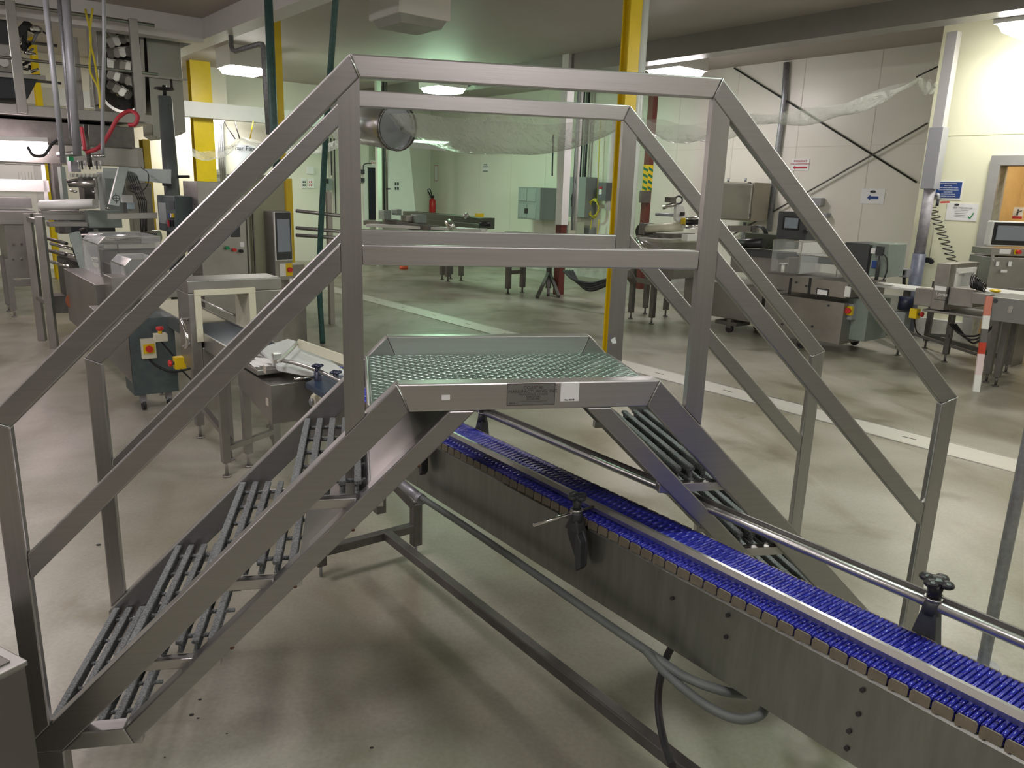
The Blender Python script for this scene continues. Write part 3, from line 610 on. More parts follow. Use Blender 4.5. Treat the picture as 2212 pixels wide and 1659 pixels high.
# --- flow wrapper body with clear guards
fw = thing('flow_wrapper', 'stainless flow wrapping machine with clear guards and film rollers, left of the stairs', 'machine', Q(6.6, 0.3, 0))
def slab(mb, u0, v0, u1, v1, s, ds, nm, m, par, bev=0.004):
    fs(mb, u0, v0, u1, v1, s, ds); return mb.build(nm, m, par, bev)
slab(MB(), 205, 615, 330, 735, 5.6, 1.4, 'lower_body', M_FR, fw)
slab(MB(), 240, 600, 420, 640, 5.3, 0.3, 'front_ledge', M_MST, fw)
def guard(u0, v0, u1, v1, s, ds, par, nm='clear_guard'):
    a = ST(Ws(u0, v0, s)); b = ST(Ws(u1, v1, s)); t0, t1, z0, z1 = a[1], b[1], b[2], a[2]; ch = (z1-z0)*0.18
    mb = MB(); mb.prism([R(s, t0, z0), R(s, t0, z1-ch), R(s, t0+ch, z1), R(s, t1, z1), R(s, t1, z0)], E1*ds)
    bmesh.ops.delete(mb.bm, geom=[f for f in mb.bm.faces if abs(f.normal.z) > 0.9 and f.calc_center_median().z < z0+0.01], context='FACES')
    g = mb.build(nm, M_PLEX, par)
    mb = MB()
    for q, r in (((s, t0, z0), (s, t0, z1-ch)), ((s, t0, z1-ch), (s, t0+ch, z1)), ((s, t0+ch, z1), (s, t1, z1)), ((s+ds, t0+ch, z1), (s+ds, t1, z1)), ((s, t1, z0), (s, t1, z1)), ((s+ds, t0, z0), (s+ds, t0, z1-ch)), ((s, t0, z1-ch), (s+ds, t0, z1-ch))):
        mb.bar(R(*q), R(*r), 0.008, 0.008)
    mb.build('guard_edge', M_ALU, g); return g
guard(210, 512, 352, 595, 6.2, 0.7, fw)
guard(268, 560, 350, 640, 5.4, 0.5, fw)
slab(MB(), 222, 540, 345, 590, 6.45, 0.25, 'jaw_housing', M_DKST, fw); slab(MB(), 225, 528, 345, 536, 6.4, 0.1, 'jaw_bar', M_ALU, fw)
slab(MB(), 255, 528, 262, 600, 6.3, 0.05, 'guard_post', M_DKGREY, fw)
slab(MB(), 238, 572, 268, 640, 5.9, 0.3, 'end_block', M_DKST, fw)
def roller(u0, v0, u1, v1, dep, r, m, par, nm='film_roller', n=20, d1=None):
    return MB().cyl(V(u0, v0, dep), V(u1, v1, d1 or dep), r, n).build(nm, m, par)
roller(158, 518, 345, 510, 8.3, 0.062, M_CHROME, fw, 'forming_drum'); roller(165, 538, 345, 545, 8.5, 0.08, M_TEAL, fw, 'lower_drum')
roller(88, 444, 205, 440, 8.0, 0.052, M_WHITE, fw); roller(150, 397, 208, 397, 8.6, 0.040, M_ALU, fw)
roller(125, 334, 180, 331, 8.8, 0.030, M_ALU, fw); roller(190, 338, 228, 336, 8.8, 0.020, M_CHROME, fw)
slab(MB(), 90, 455, 215, 463, 7.9, 0.2, 'shelf_plate', M_MST, fw); slab(MB(), 105, 480, 190, 490, 7.7, 0.15, 'cross_rail', M_MST, fw); slab(MB(), 190, 455, 265, 492, 7.7, 0.2, 'bracket_box', M_SAGE, fw)
slab(MB(), 75, 462, 185, 476, 7.9, 0.15, 'top_rail', M_MST, fw)
mb = MB().prism([V(148, 505, 8.0), V(165, 500, 8.0), V(210, 610, 7.6), V(180, 605, 7.6)], E2*0.03); mb.build('side_plate', M_SAGE, fw)
for u, vt, vf in ((80, 462, 735), (106, 468, 752)):
    g_ = G(u+12, vf); mb = MB().bar(Vector((g_.x, g_.y, 0)), Vector((g_.x, g_.y, zat(u, vt, g_))), 0.07, 0.07); mb.build('frame_post', M_MST, fw, 0.004)
g0 = G(92, 735); g1 = G(118, 752)
for zz in (0.45, 1.25): MB().bar(Vector((g0.x, g0.y, zz)), Vector((g1.x, g1.y, zz)), 0.04, 0.04).build('frame_rail', M_MST, fw)
slab(MB(), 140, 560, 200, 640, 8.0, 0.5, 'gear_case', M_DKST, fw); slab(MB(), 160, 600, 205, 690, 7.2, 0.4, 'side_case', M_SAGE, fw); slab(MB(), 110, 640, 160, 675, 8.2, 0.3, 'tool_shelf', M_DKST, fw)
for k, (u, v) in enumerate(((120, 520), (132, 532), (118, 545), (140, 548), (150, 560), (128, 570), (175, 585), (190, 560))):
    MB().cyl(V(u-22, v-6, 8.4), V(u+24, v+6, 8.2), 0.018, 10).build('idler_rod', M_CHROME if k % 2 else M_DKST, fw)
MB().tube([V(168, 650, 7.7), V(169, 650, 7.5)], 0.11, 24).build('hand_wheel', M_RUST if False else M_DKST, fw)
MB().tube([V(163, 650, 7.45), V(163.5, 650, 7.42)], 0.085, 24).build('orange_disc', mat('copper_orange', (0.28, 0.09, 0.04), 0.4, 0.5), fw)
slab(MB(), 225, 372, 270, 470, 8.4, 0.4, 'motor_case', M_SAGE, fw); slab(MB(), 270, 385, 300, 470, 8.2, 0.5, 'rear_case', M_MST, fw)
for u, v in ((282, 400), (293, 402)): slab(MB(), u, v, u+9, v+9, 8.15, 0.03, 'small_gauge', M_DKGREY, fw)
slab(MB(), 262, 421, 288, 438, 8.1, 0.05, 'paper_label', M_PAPER, fw); slab(MB(), 275, 438, 292, 452, 8.1, 0.05, 'paper_label', mat('pale_blue_paper', (0.45, 0.55, 0.62), 0.6), fw)
mb = MB().prism([V(257, 360, 8), V(278, 361, 8), V(258, 446, 7.7), V(236, 442, 7.7)], E1*0.06); mb.build('leaning_panel', M_SAGE, fw, 0.004)
q = V(250, 428, 7.62)-E1*0.02; MB().tube([q+E2*(0.032*math.cos(k*math.pi/10))+EZ*(0.028*math.sin(k*math.pi/10)) for k in range(21)], 0.004, 6, False).bar(q-EZ*0.05, q+EZ*0.05, 0.008, 0.006).bar(q-E2*0.035, q+E2*0.035, 0.006, 0.006).build('panel_emblem', M_DKGREY, fw)
MB().hexa([V(u, v, d) for d in (8.1, 8.35) for u, v in ((222, 385), (370, 397), (370, 366), (222, 362))]).build('cantilever_arm', M_SAGE, fw, 0.004)
for k in range(5):
    MB().tube(curve([V(275+k*5, 380, 8.0), V(288+k*6, 410+k*4, 7.9), V(300+k*4, 440, 7.95), V(305+k*3, 500, 8.0)], 6), 0.006, 6).build('hanging_cable', M_RUB, fw)
MB().tube(curve([V(305, 362, 8.0), V(320, 375, 7.9), V(318, 400, 7.9), V(300, 417, 7.95), V(280, 412, 8)], 6), 0.005, 6).build('hanging_cable', M_RUB, fw)
for k in range(8): fsd(MB(), 150+k*9, 375, 155+k*9, 383, 8.8, 0.1).build('roller_bracket', M_ALU, fw)
fsd(MB(), 130, 360, 148, 430, 8.6, 0.2).build('grey_block', M_SAGE, fw); fsd(MB(), 152, 348, 175, 372, 9.0, 0.2).build('pale_panel', M_PVC, fw); fsd(MB(), 148, 338, 160, 348, 8.7, 0.1).build('green_cap', mat('green_plastic', (0.01, 0.28, 0.10), 0.4), fw)
for k in range(7): fsd(MB(), 168+k*8, 347, 172+k*8, 366, 9.0, 0.05).build('spring_post', M_DKGREY if k % 2 else M_WHITE, fw)
fsd(MB(), 205, 385, 215, 450, 8.6, 0.1).build('guide_plate', M_ALU, fw)
slab(MB(), 112, 352, 150, 505, 9.3, 0.3, 'rear_frame', M_DKST, fw); slab(MB(), 300, 395, 335, 500, 9.0, 0.4, 'rear_frame', M_MST, fw)
slab(MB(), 178, 380, 228, 432, 9.1, 0.3, 'rear_housing', M_DKST, fw); slab(MB(), 150, 462, 250, 505, 8.6, 0.4, 'rear_housing', M_DKGREY, fw)
for k in range(22):
    u = 118+random.random()*190; v = 372+random.random()*170; dd_ = 8.3+random.random()*0.6; L_5 = random.choice((8, 14, 22))
    if k % 3: MB().cyl(V(u, v, dd_), V(u+L_5, v+random.uniform(-5, 5), dd_), random.uniform(0.010, 0.026), 10).build('mechanism_rod', (M_CHROME, M_DKST, M_ALU, M_BLACK)[k % 4], fw)
    else: fsd(MB(), u, v, u+L_5*0.7, v+9, dd_, 0.08).build('mechanism_block', (M_ALU, M_DKGREY, M_SAGE)[k % 3 if k % 2 else 1], fw, 0.004)
# --- HMI of the wrapper on its arm
hm = thing('machine_console', 'dark grey machine console with a small screen and coloured buttons on a swing arm', 'control panel', V(380, 500, 6.6))
kc = ST(V(380, 465, 7.5)); tk, s_ = kc[1], kc[0]
def kb(u0, v0, u1, v1, dt, nm, m, bev=0): a = ST(Wt(u0, v0, tk)); b = ST(Wt(u1, v1, tk)); return MB().box(tk-dt, tk+0.004, min(a[0], b[0]), max(a[0], b[0]), min(a[2], b[2]), max(a[2], b[2])).build(nm, m, hm, bev)
a = ST(Wt(338, 420, tk)); z1 = ST(V(380, 424, 7.5))[2]; z0 = ST(V(380, 505, 7.5))[2]
MB().box(tk, ST(Ws(430, 430, s_))[1], s_, a[0], z0, z1).build('case', M_TEAL, hm, 0.008)
kb(343, 437, 362, 484, 0.006, 'screen', mat('dim_screen', (0.30, 0.33, 0.33), 0.3)); kb(366, 434, 378, 452, 0.006, 'meter', M_DKGREY)
for k, m in enumerate((M_BLUEINK, M_WHITE, M_YEL)): kb(366+k*4, 461, 369+k*4, 470, 0.015, 'push_button', m)
for k in range(3): kb(366+k*4, 475, 369+k*4, 490, 0.02, 'key_switch', M_BLACK if k != 0 else M_REDINK)
MB().hexa([Ws(u, v, s_+d) for d in (0.3, 0.36) for u, v in ((232, 474), (340, 472), (340, 459), (232, 461))]).build('swing_arm', M_MST, hm, 0.003)
# --- mast with handwheel
g_ = G(392, 690); mt = thing('mast', 'grey-green round mast with a black handwheel on top', 'mast', (g_.x, g_.y, 0))
zt = zat(366, 208, g_)
MB().tube([(g_.x, g_.y, 0), (g_.x, g_.y, zt)], [0.105, 0.075], 20).build('column', mat('mast_paint', (0.13, 0.155, 0.15), 0.4, var=0.15), mt)
MB().cyl((g_.x, g_.y, zt), (g_.x, g_.y, zt+0.12), 0.022, 10).build('spindle', M_BLACK, mt)
mb = MB(); ring = [Vector((g_.x+math.cos(k*math.pi/12)*0.10, g_.y+math.sin(k*math.pi/12)*0.10, zt+0.08)) for k in range(25)]
mb.tube(ring, 0.012, 8, False)
for k in range(3): mb.cyl((g_.x, g_.y, zt+0.08), (g_.x+math.cos(k*2.1)*0.1, g_.y+math.sin(k*2.1)*0.1, zt+0.08), 0.008, 6)
mb.build('handwheel', M_BLACK, mt); MB().cyl((g_.x+0.08, g_.y, zt+0.08), (g_.x+0.08, g_.y, zt+0.19), 0.014, 8).build('crank_grip', M_BLACK, mt)
fsd(MB(), 352, 380, 372, 402, depth((g_.x, g_.y, 1.6))-0.15, 0.06).build('sensor_box', M_BLACK, mt)
MB().cyl((g_.x, g_.y, 1.75)+CR*0 if False else Vector((g_.x, g_.y, 1.72)), Vector((g_.x, g_.y, 1.72))+CR*0.22, 0.016, 8).build('clamp_lever', M_BLACK, mt)
# --- tall stainless enclosure with door and buttons
te = thing('electrical_enclosure', 'tall stainless enclosure with a padded control door beside the mast', 'enclosure', R(6.3, 1.3, 0))
s_ = 6.35; a = ST(Ws(430, 470, s_)); b = ST(Ws(538, 602, s_)); zz0 = b[2]; tR = b[1]
MB().box(a[1], tR, s_, s_+0.45, 0.10, ST(Ws(538, 395, s_))[2]).build('cabinet_body', M_MST, te, 0.006)
c_ = ST(Ws(607, 380, s_+0.1)); MB().box(tR, c_[1], s_+0.02, s_+0.50, 0.0, c_[2]).build('side_cabinet', mat('olive_stainless', (0.26, 0.26, 0.19), 0.45, 0.8, var=0.1), te, 0.006)
slab(MB(), 548, 460, 553, 612, s_-0.03, 0.03, 'door_channel', M_DKST, te); slab(MB(), 533, 462, 544, 610, s_-0.02, 0.02, 'hinge_strip', M_MST, te)
slab(MB(), 498, 486, 520, 512, s_-0.01, 0.012, 'dark_window', M_DKGREY, te); slab(MB(), 519, 523, 528, 534, s_-0.01, 0.012, 'white_tag', M_PAPER, te)
for u, v, m in ((489, 535, mat('green_plastic', (0.01, .28, .1), .4)), (504, 539, M_RED), (519, 542, M_BLACK)):
    q = Ws(u, v, s_); MB().tube([q, q-E1*0.05], 0.018, 12).build('push_button', m, te)
# --- floor-standing operator pedestal
ps = thing('operator_pedestal', 'stainless floor pedestal with a portrait touchscreen and rotary isolator', 'pedestal', Q(6.4, 1.8, 0))
a_ = 6.3
def pa(u, v, aa=a_): return onplane(u, v, EC, aa)
x0, x1 = pa(596, 500).dot(NC), pa(634, 500).dot(NC); zt = pa(596, 456).z
x2 = pa(690, 600).dot(NC)
X2 = (NC*math.cos(0.25)+EC*math.sin(0.25)); Y2 = Vector((-X2.y, X2.x, 0)); FR['P'] = (X2, Y2); o_ = pa(612, 560, a_); ox, oy = o_.dot(X2), o_.dot(Y2)
MB().box(ox-0.10, ox+0.11, oy, oy+0.42, 0.70, zt, 'P').build('head_case', M_MST, ps, 0.006)
MB().box(ox-0.08, ox+0.30, oy+0.05, oy+0.45, 0.0, 0.85, 'P').build('column_case', M_MST, ps, 0.006)
MB().box(ox-0.095, ox+0.105, oy-0.012, oy, zt-0.50, zt-0.005, 'P').build('bezel', M_WHITE, ps, 0.004)
MB().box(ox-0.087, ox+0.097, oy-0.016, oy-0.01, zt-0.49, zt-0.012, 'P').build('screen_frame', M_DKGREY, ps)
MB().box(ox-0.07, ox+0.08, oy-0.019, oy-0.015, zt-0.41, zt-0.08, 'P').build('screen', M_SCREEN, ps)
MB().box(ox-0.05, ox+0.09, oy-0.008, oy, zt-0.66, zt-0.53, 'P').build('white_plate', M_WHITE, ps); MB().box(ox+0.02, ox+0.095, oy-0.014, oy-0.006, zt-0.66, zt-0.53, 'P').build('yellow_plate', M_YEL, ps)
c = X2*(ox+0.055)+Y2*(oy-0.014)+EZ*(zt-0.595); MB().tube([c, c-Y2*0.03], 0.024, 14).build('isolator_knob', M_RED, ps)
MB().box(ox+0.065, ox+0.095, oy-0.006, oy, zt-0.80, zt-0.69, 'P').build('barcode_label', M_PAPER, ps)
# small round-tube railing behind the pedestal
rl = thing('tube_railing', 'bright tube railing and stand between the pedestal and the stairs', 'railing', V(690, 560, 9.2)*1)
for v0, v1 in ((455, 466), (492, 500), (508, 514)): MB().cyl(V(640, v0, 9.0), V(735, v1, 8.9), 0.022, 10).build('rail', M_MST, rl)
g_ = G(717, 700); MB().boxp(Vector((g_.x, g_.y, 0)), 0.06, 0.06, zat(717, 415, g_), 'R').build('post', M_MST, rl)
# ------------------------------------------------------------------ pink-lit packing machine at the left edge
pm = thing('packing_machine', 'pinkish glowing packing machine with clear hood at the left edge', 'machine', V(50, 640, 9.3))
M_PINKST = M_MST
s0 = ST(V(55, 540, 9.3))[0]
slab(MB(), 8, 485, 78, 600, s0, 0.7, 'front_case', M_MST, pm); 
for u, v in ((28, 527), (46, 527), (28, 560), (46, 560)): 
    q = Ws(u, v, s0); MB().tube([q, q-E1*0.02], 0.012, 10).build('cover_bolt', M_CHROME, pm)
guard(-60, 348, 108, 462, s0, 0.9, pm, 'clear_hood')
slab(MB(), -60, 385, 108, 415, s0-0.02, 0.03, 'hood_band', M_WHITE, pm); slab(MB(), -60, 455, 80, 485, s0-0.02, 0.8, 'deck', M_MST, pm)
slab(MB(), 88, 350, 110, 470, s0-0.02, 0.06, 'hood_post', M_WHITE, pm); slab(MB(), -50, 350, 108, 357, s0-0.02, 0.9, 'hood_top', M_WHITE, pm)
slab(MB(), -40, 425, 70, 450, s0+0.3, 0.3, 'inner_tools', M_MST, pm)
for k in range(6): slab(MB(), 40+k*7, 372, 43+k*7, 396, s0+0.4, 0.04, 'product_lane', M_YEL if k == 3 else M_CREAM, pm)
for u, vf in ((20, 672), (32, 684), (-20, 660)):
    g_ = G(u, vf); leg(g_, 0.70, 0.06, M_MST, pm)
slab(MB(), 25, 605, 90, 617, s0, 0.06, 'stand_rail', M_MST, pm)
# fluorescent lamp over it
sM0 = 9.6
lamp = thing('strip_light', 'glowing fluorescent strip light hanging at the left edge', 'light', V(30, 312, 8.9))
s1 = sM0-0.45
q0 = Ws(-60, 310, s1); q1 = Ws(102, 314, s1)
MB().tube([q0-EZ*0.03, q1-EZ*0.03], 0.065, 14).build('tube_lamp', mat('lamp_glow', (1, 1, 1), 0.5, emit=(1.0, 0.80, 0.82), es=22), lamp)
MB().bar(q0+EZ*0.06, q1+EZ*0.06, 0.16, 0.05).build('reflector', M_WHITE, lamp, 0.004)
# ------------------------------------------------------------------ mezzanine platform with railing, multihead feeder and chute
mz = thing('mezzanine_platform', 'overhead stainless platform with guard railing at the upper left', 'platform', R(10.0, -1.0, 0))
sM = 9.6
def Z_(u, v, s): return Ws(u, v, s).z
def mezz(mb, u0, v0, u1, v1, s=sM, ds=0.08): return fs(mb, u0, v0, u1, v1, s, ds)
tL = -5.0; tR = ST(Ws(330, 262, sM))[1]
zd = Z_(160, 235, sM)
MB().box(tL, tR, sM, sM+2.6, zd-0.12, zd).build('deck_frame', M_MST, mz, 0.005)
MB().box(tL, tR-0.2, sM+0.15, sM+2.4, zd-0.42, zd-0.16).build('under_tray', M_DKST, mz, 0.005)
MB().box(tL, tR-0.25, sM-0.15, sM+0.1, zd-0.66, zd-0.44).build('lower_beam', M_MST, mz, 0.005)
for u in (35, 290):
    t_ = ST(Ws(u+8, 200, sM))[1]; MB().box(t_-0.05, t_+0.05, sM-0.06, sM, zd-0.1, zd+1.12).build('railing_post', M_MST, mz, 0.004)
for u in (172, 208):
    t_ = ST(Ws(u, 200, sM+1.2))[1]; MB().box(t_-0.04, t_+0.04, sM+1.2, sM+1.25, zd, zd+1.0).build('railing_post', M_MST, mz, 0.004)
for h, th in ((1.08, 0.022), (0.50, 0.018)):
    MB().cyl(R(sM-0.03, tL, zd+h), R(sM-0.03, tR+0.1, zd+h), th, 10).build('railing_tube', M_MST, mz)
    MB().cyl(R(sM+1.22, tL, zd+h*0.8), R(sM+1.22, tR-0.8, zd+h*0.8), th, 10).build('railing_tube', M_MST, mz)
for u, v1 in ((270, 430), (290, 430)):
    pass
g_ = R(sM+0.5, ST(Ws(285, 300, sM+0.5))[1], 0); MB().boxp(g_, 0.20, 0.20, zd-0.4, 'R').build('support_column', M_MST, mz, 0.005)
for t_ in (-4.5, -2.0): MB().boxp(R(sM+2.2, t_, 0), 0.15, 0.15, zd-0.1, 'R').build('support_column', M_MST, mz, 0.005)
slab(MB(), 40, 172, 180, 210, sM+0.7, 0.9, 'low_guard_plate', M_DKST, mz) if False else None
# dark feed hopper on the deck
hp = thing('feed_hopper', 'dark steel feed hopper standing on the upper left platform', 'hopper', R(sM+0.9, -1.4, zd))
a = Ws(-60, 160, sM+0.6); b = Ws(88, 160, sM+0.6); c = Ws(60, 214, sM+0.6); d = Ws(-60, 214, sM+0.6)
MB().prism([a, b, c, d], E1*0.9).build('hopper_body', mat('dark_steel', (0.055, 0.058, 0.065), 0.4, 0.6, var=0.2), hp, 0.01)
MB().bar(Ws(-60, 158, sM+0.55), Ws(98, 168, sM+0.55), 0.05, 0.05).build('hopper_rim', M_MST, hp)
wg = thing('weigher_head', 'cluster of black and chrome weigher fittings above the feed hopper', 'weighing machine', R(sM+1.0, -1.5, Z_(40, 158, sM+0.8)))
sW = sM+0.9
fs(MB(), -40, 35, 32, 120, sW, 0.5).build('weigher_core', M_DKGREY, wg, 0.02); fs(MB(), -20, 90, 30, 160, sW-0.1, 0.4).build('weigher_base', M_MST, wg, 0.02)
q = Ws(7, 135, sW-0.12); MB().tube([q, q-E1*0.05], 0.055, 18).build('white_disc', M_WHITE, wg)
for k in range(14):
    u = 38+random.random()*45; v = 92+random.random()*60; q = Ws(u, v, sW-0.1+random.random()*0.3)
    MB().cyl(q, q+Vector((random.uniform(-.12, .12), random.uniform(-.1, .1), random.uniform(-.08, .1))), 0.018, 8).build('fitting', M_CHROME if k % 2 else M_BLACK, wg)
MB().bar(Ws(38, 75, sW), Ws(62, 48, sW), 0.07, 0.09).build('vibrator_arm', M_BLACK, wg); MB().cyl(Ws(52, 110, sW), Ws(54, 60, sW), 0.03, 10).build('mast_rod', M_DKGREY, wg); MB().cyl(Ws(70, 95, sW), Ws(82, 66, sW), 0.02, 8).build('spot_stem', M_GALV, wg)
q = Ws(76, 64, sW); MB().sph(q, 0.07, 8, (1.3, 1, 0.8)).build('work_lamp', M_CHROME, wg); MB().bar(q+E2*0.05, Ws(102, 74, sW), 0.03, 0.02).build('lamp_arm', M_BLACK, wg)
# bucket elevator chute
ch = thing('bucket_elevator', 'stainless chute housing with rows of tilted dark buckets at the upper left', 'bucket elevator', R(10.9, 1.2, zd))
sB = 10.5
MB().prism([Ws(205, 20, sB), Ws(222, 20, sB), Ws(228, 225, sB), Ws(216, 225, sB)], E1*0.6).build('left_cheek', M_MST, ch, 0.004)
MB().prism([Ws(312, 35, sB), Ws(386, 45, sB), Ws(402, 285, sB), Ws(390, 292, sB), Ws(345, 302, sB), Ws(330, 292, sB)], E1*0.5).build('front_panel', mat('satin_panel', (0.34, 0.345, 0.32), 0.38, 0.9, var=0.15, scale=1.5), ch, 0.006)
MB().prism([Ws(208, 20, sB+0.55), Ws(320, 35, sB+0.55), Ws(320, 240, sB+0.55), Ws(225, 240, sB+0.55)], E1*0.03).build('back_wall', M_DKST, ch)
MB().box(ST(Ws(285, 170, sB))[1], ST(Ws(402, 170, sB))[1], sB-0.06, sB, Z_(330, 166, sB)-0.015, Z_(330, 166, sB)+0.015).build('shelf_lip', M_MST, ch)
c0_ = Ws(268, 190, sB+0.3); MB().tube([c0_+E1*0.15, c0_-E1*0.1], 0.36, 28).build('curved_drum', M_MST, ch, 0.004) if False else None
mb = MB(); cc = ST(Ws(262, 185, sB+0.1))
pts = [R(sB+0.1, cc[1]+0.30*math.cos(x), cc[2]+0.34*math.sin(x)-0.02) for x in [math.pi*(1.0+k/14) for k in range(15)]]; pin = [R(sB+0.1, cc[1]+0.27*math.cos(x), cc[2]+0.30*math.sin(x)-0.02) for x in [math.pi*(2.0-k/14) for k in range(15)]]
mb.prism(pts+pin, E1*0.5).build('curved_shell', M_SHEET, ch)
for r_ in range(6):
    for k in range(6):
        sl = 0.62-0.25*r_; u = 240+k*12.5; v = 52+r_*30-(k-2.5)*12.5*sl*0.9
        if v > 212: continue
        q = Ws(u, v, sB-0.02); X3 = (E2*math.cos(sl)+EZ*math.sin(sl)); Z3 = (-E2*math.sin(sl)+EZ*math.cos(sl))
        mb = MB().prism([q+X3*x+Z3*z for x, z in ((-0.052, 0.062), (0.046, 0.062), (0.040, -0.045), (0.0, -0.07), (-0.044, -0.052))], E1*0.14)
        mb.prism([q+X3*x+Z3*z-E1*0.004 for x, z in ((-0.056, 0.066), (0.050, 0.066), (0.050, 0.052), (-0.056, 0.052))], -E1*0.012)
        mb.build('bucket', (M_ALU, M_MST, M_DKST)[(k*2+r_) % 3], ch, 0.005)
for u in (290, 306): MB().prism([Ws(u-4, 70, sB-0.1), Ws(u+4, 70, sB-0.1), Ws(u+10, 245, sB-0.1), Ws(u+2, 245, sB-0.1)], E1*0.04).build('upright_channel', M_MST, ch)
# ------------------------------------------------------------------ pipes and cables in the upper left
def dpipe(pts, r, m, lab, name='conduit_pipe', cat='pipe', grp=None): return solo(name, MB().tube(pts, r, 12), m, lab, cat, grp)
dpipe([V(96, -20, 7.2), V(137, 352, 7.6)], 0.026, M_PVC, 'slim pale grey pipe leaning down onto the wrapper rollers, leftmost of the grey pipes')
dpipe([V(141, -20, 7.6), V(167, 335, 8.0)], 0.040, M_PVC, 'thick pale grey pipe, right one of the close pair above the wrapper')
dpipe([V(126, -20, 7.7), V(155, 300, 8.05)], 0.022, M_GALV, 'darker slim pipe, left one of the close pair above the wrapper')
dpipe(curve([V(224, -20, 7.4), V(225, 110, 7.5), V(222, 220, 7.7), V(222, 335, 7.9)], 6), 0.018, M_PVC, 'slim whitish pipe hanging straight in front of the bucket elevator')
dpipe(curve([V(184, 20, 9), V(196, 80, 9), V(194, 150, 9), V(212, 190, 9), V(217, 235, 9)], 6), 0.012, M_YCABLE, 'yellow cable crossing beside the bucket elevator, left strand', 'yellow_cable', 'cable')
dpipe(curve([V(200, 18, 9), V(194, 80, 9), V(204, 130, 9), V(213, 185, 9), V(219, 235, 9)], 6), 0.012, M_YCABLE, 'yellow cable crossing beside the bucket elevator, right strand', 'yellow_cable', 'cable')
dpipe(curve([V(186, 330, 8.3), V(215, 318, 8.3), V(235, 290, 8.3), V(255, 255, 8.3), V(280, 240, 8.4), V(297, 250, 8.4), V(292, 268, 8.4), V(278, 270, 8.4)], 8), 0.022, M_REDHOSE, 'red hose looping up over the wrapper', 'red_hose', 'hose')
dpipe(curve([V(176, 275, 8.3), V(180, 300, 8.3), V(183, 325, 8.3)], 6), 0.02, M_REDHOSE, 'short red hose dropping beside the grey valve pipe', 'red_hose', 'hose')
dpipe([V(185, 270, 8.4), V(188, 310, 8.4), V(195, 360, 8.5)], 0.026, M_DKST, 'dark valve pipe with an elbow among the wrapper rollers')
dpipe(curve([V(60, 318, 8.5), V(72, 335, 8.5), V(95, 335, 8.5), V(112, 312, 8.5), V(128, 300, 8.5)], 8), 0.016, M_RUB, 'black cable sagging beside the strip light', 'black_cable', 'cable')
dpipe([V(497, 35, 10.10), V(500, 100, 10.05), V(503, 108, 10.0), V(508, 111, 10.0), V(560, 95, 9.8), V(566, 95, 9.8), V(569, 103, 9.8), V(570, 130, 9.8), V(580, 290, 9.9)], 0.032, M_GALV, 'grey pipe stepping around a bend in front of the lit ceiling light')
tp = V(587, 280, 7.6)
dpipe([V(578, -40, 7.3), V(592, 290, 7.6), V(600, 380, 7.7)], 0.040, mat('teal_pipe_paint', (0.05, 0.12, 0.11), 0.45, var=0.4, scale=14), 'dark teal pipe dropping from the ceiling left of the stair handrail')
dpipe(curve([V(728, -40, 7.0), V(716, 120, 7.2), V(706, 260, 7.5), V(698, 400, 7.8), V(692, 520, 8.0), V(690, 620, 8.2), V(697, 742, 8.4)], 10), 0.030, M_GRNH, 'dark green ribbed hose hanging from the ceiling to the floor behind the left post', 'green_hose', 'hose')
# ------------------------------------------------------------------ far left wall
def column(u0, u1, vf, m, lab, dep, name='yellow_column', z0=0, z1=ZC, lean=0.0, w=None):
    p = V((u0+u1)/2, vf, dep); wd = w or (u1-u0)*dep/FPX
    o = thing(name, lab, 'column', (p.x, p.y, z0)); c = Vector((p.x, p.y, z0))
    for k, (x, y, ww, dd) in enumerate(((0, 0, 0.02, wd*0.8), (0, 0, 0, 0))):
        pass
    MB().boxp(c, wd, 0.02, z1-z0, 'R').build('flange', m, o); MB().boxp(c+E1*0.18, wd, 0.02, z1-z0, 'R').build('flange', m, o); MB().boxp(c+E1*0.09, 0.02, 0.16, z1-z0, 'R').build('web', m, o)
    return o
column(424, 466, 350, M_YEL, 'wide yellow steel column on the far left wall', 14.4)
column(316, 330, 400, M_YEL, 'slim yellow column behind the cantilever arm', 10.5, z1=2.2)
column(598, 612, 200, M_YEL, 'slim yellow column right behind the dark teal pipe', 10.4)
column(618, 632, 430, M_YEL, 'short yellow post below the handrail beside the olive enclosure', 10.6, z1=1.75)
column(93, 104, 330, M_YEL, 'narrow yellow column behind the strip light', 12.5)
for k, u in enumerate((405, 427, 449)):
    p = Ws(u, 440, 14.6); z1 = Ws(u, 404, 14.6).z
    solo('bollard', MB().tube([(p.x, p.y, 0), (p.x, p.y, z1-0.06), (p.x, p.y, z1-0.02), (p.x, p.y, z1)], [0.055, 0.055, 0.042, 0.012], 14), M_YEL, '%s of the three round-topped yellow bollards by the far wall' % ('leftmost', 'middle', 'rightmost')[k], 'bollard', 'yellow bollards by the far wall')
for k, u in enumerate((470, 474, 478, 482)): 
    p = Ws(u, 300, 15.1); solo('wall_conduit', MB().cyl(Vector((p.x, p.y, 1.6)), Vector((p.x, p.y, 3.4)), 0.018, 8), M_PVC, 'thin grey conduit number %s in the row right of the wide yellow column' % ('one', 'two', 'three', 'four')[k], 'pipe', 'conduits beside the wide yellow column')
sp = thing('wall_panel_board', 'grey wall panel with switches and dark louvres beside the wide yellow column', 'panel', Ws(470, 430, 15.1))
slab(MB(), 449, 365, 488, 440, 15.1, 0.08, 'board', M_MST, sp)
for k in range(7): slab(MB(), 452, 372+k*9, 460, 375+k*9, 15.08, 0.02, 'louvre', M_INK, sp)
for k in range(4): slab(MB(), 468, 370+k*14, 476, 378+k*14, 15.07, 0.03, 'switch', M_ALU, sp)
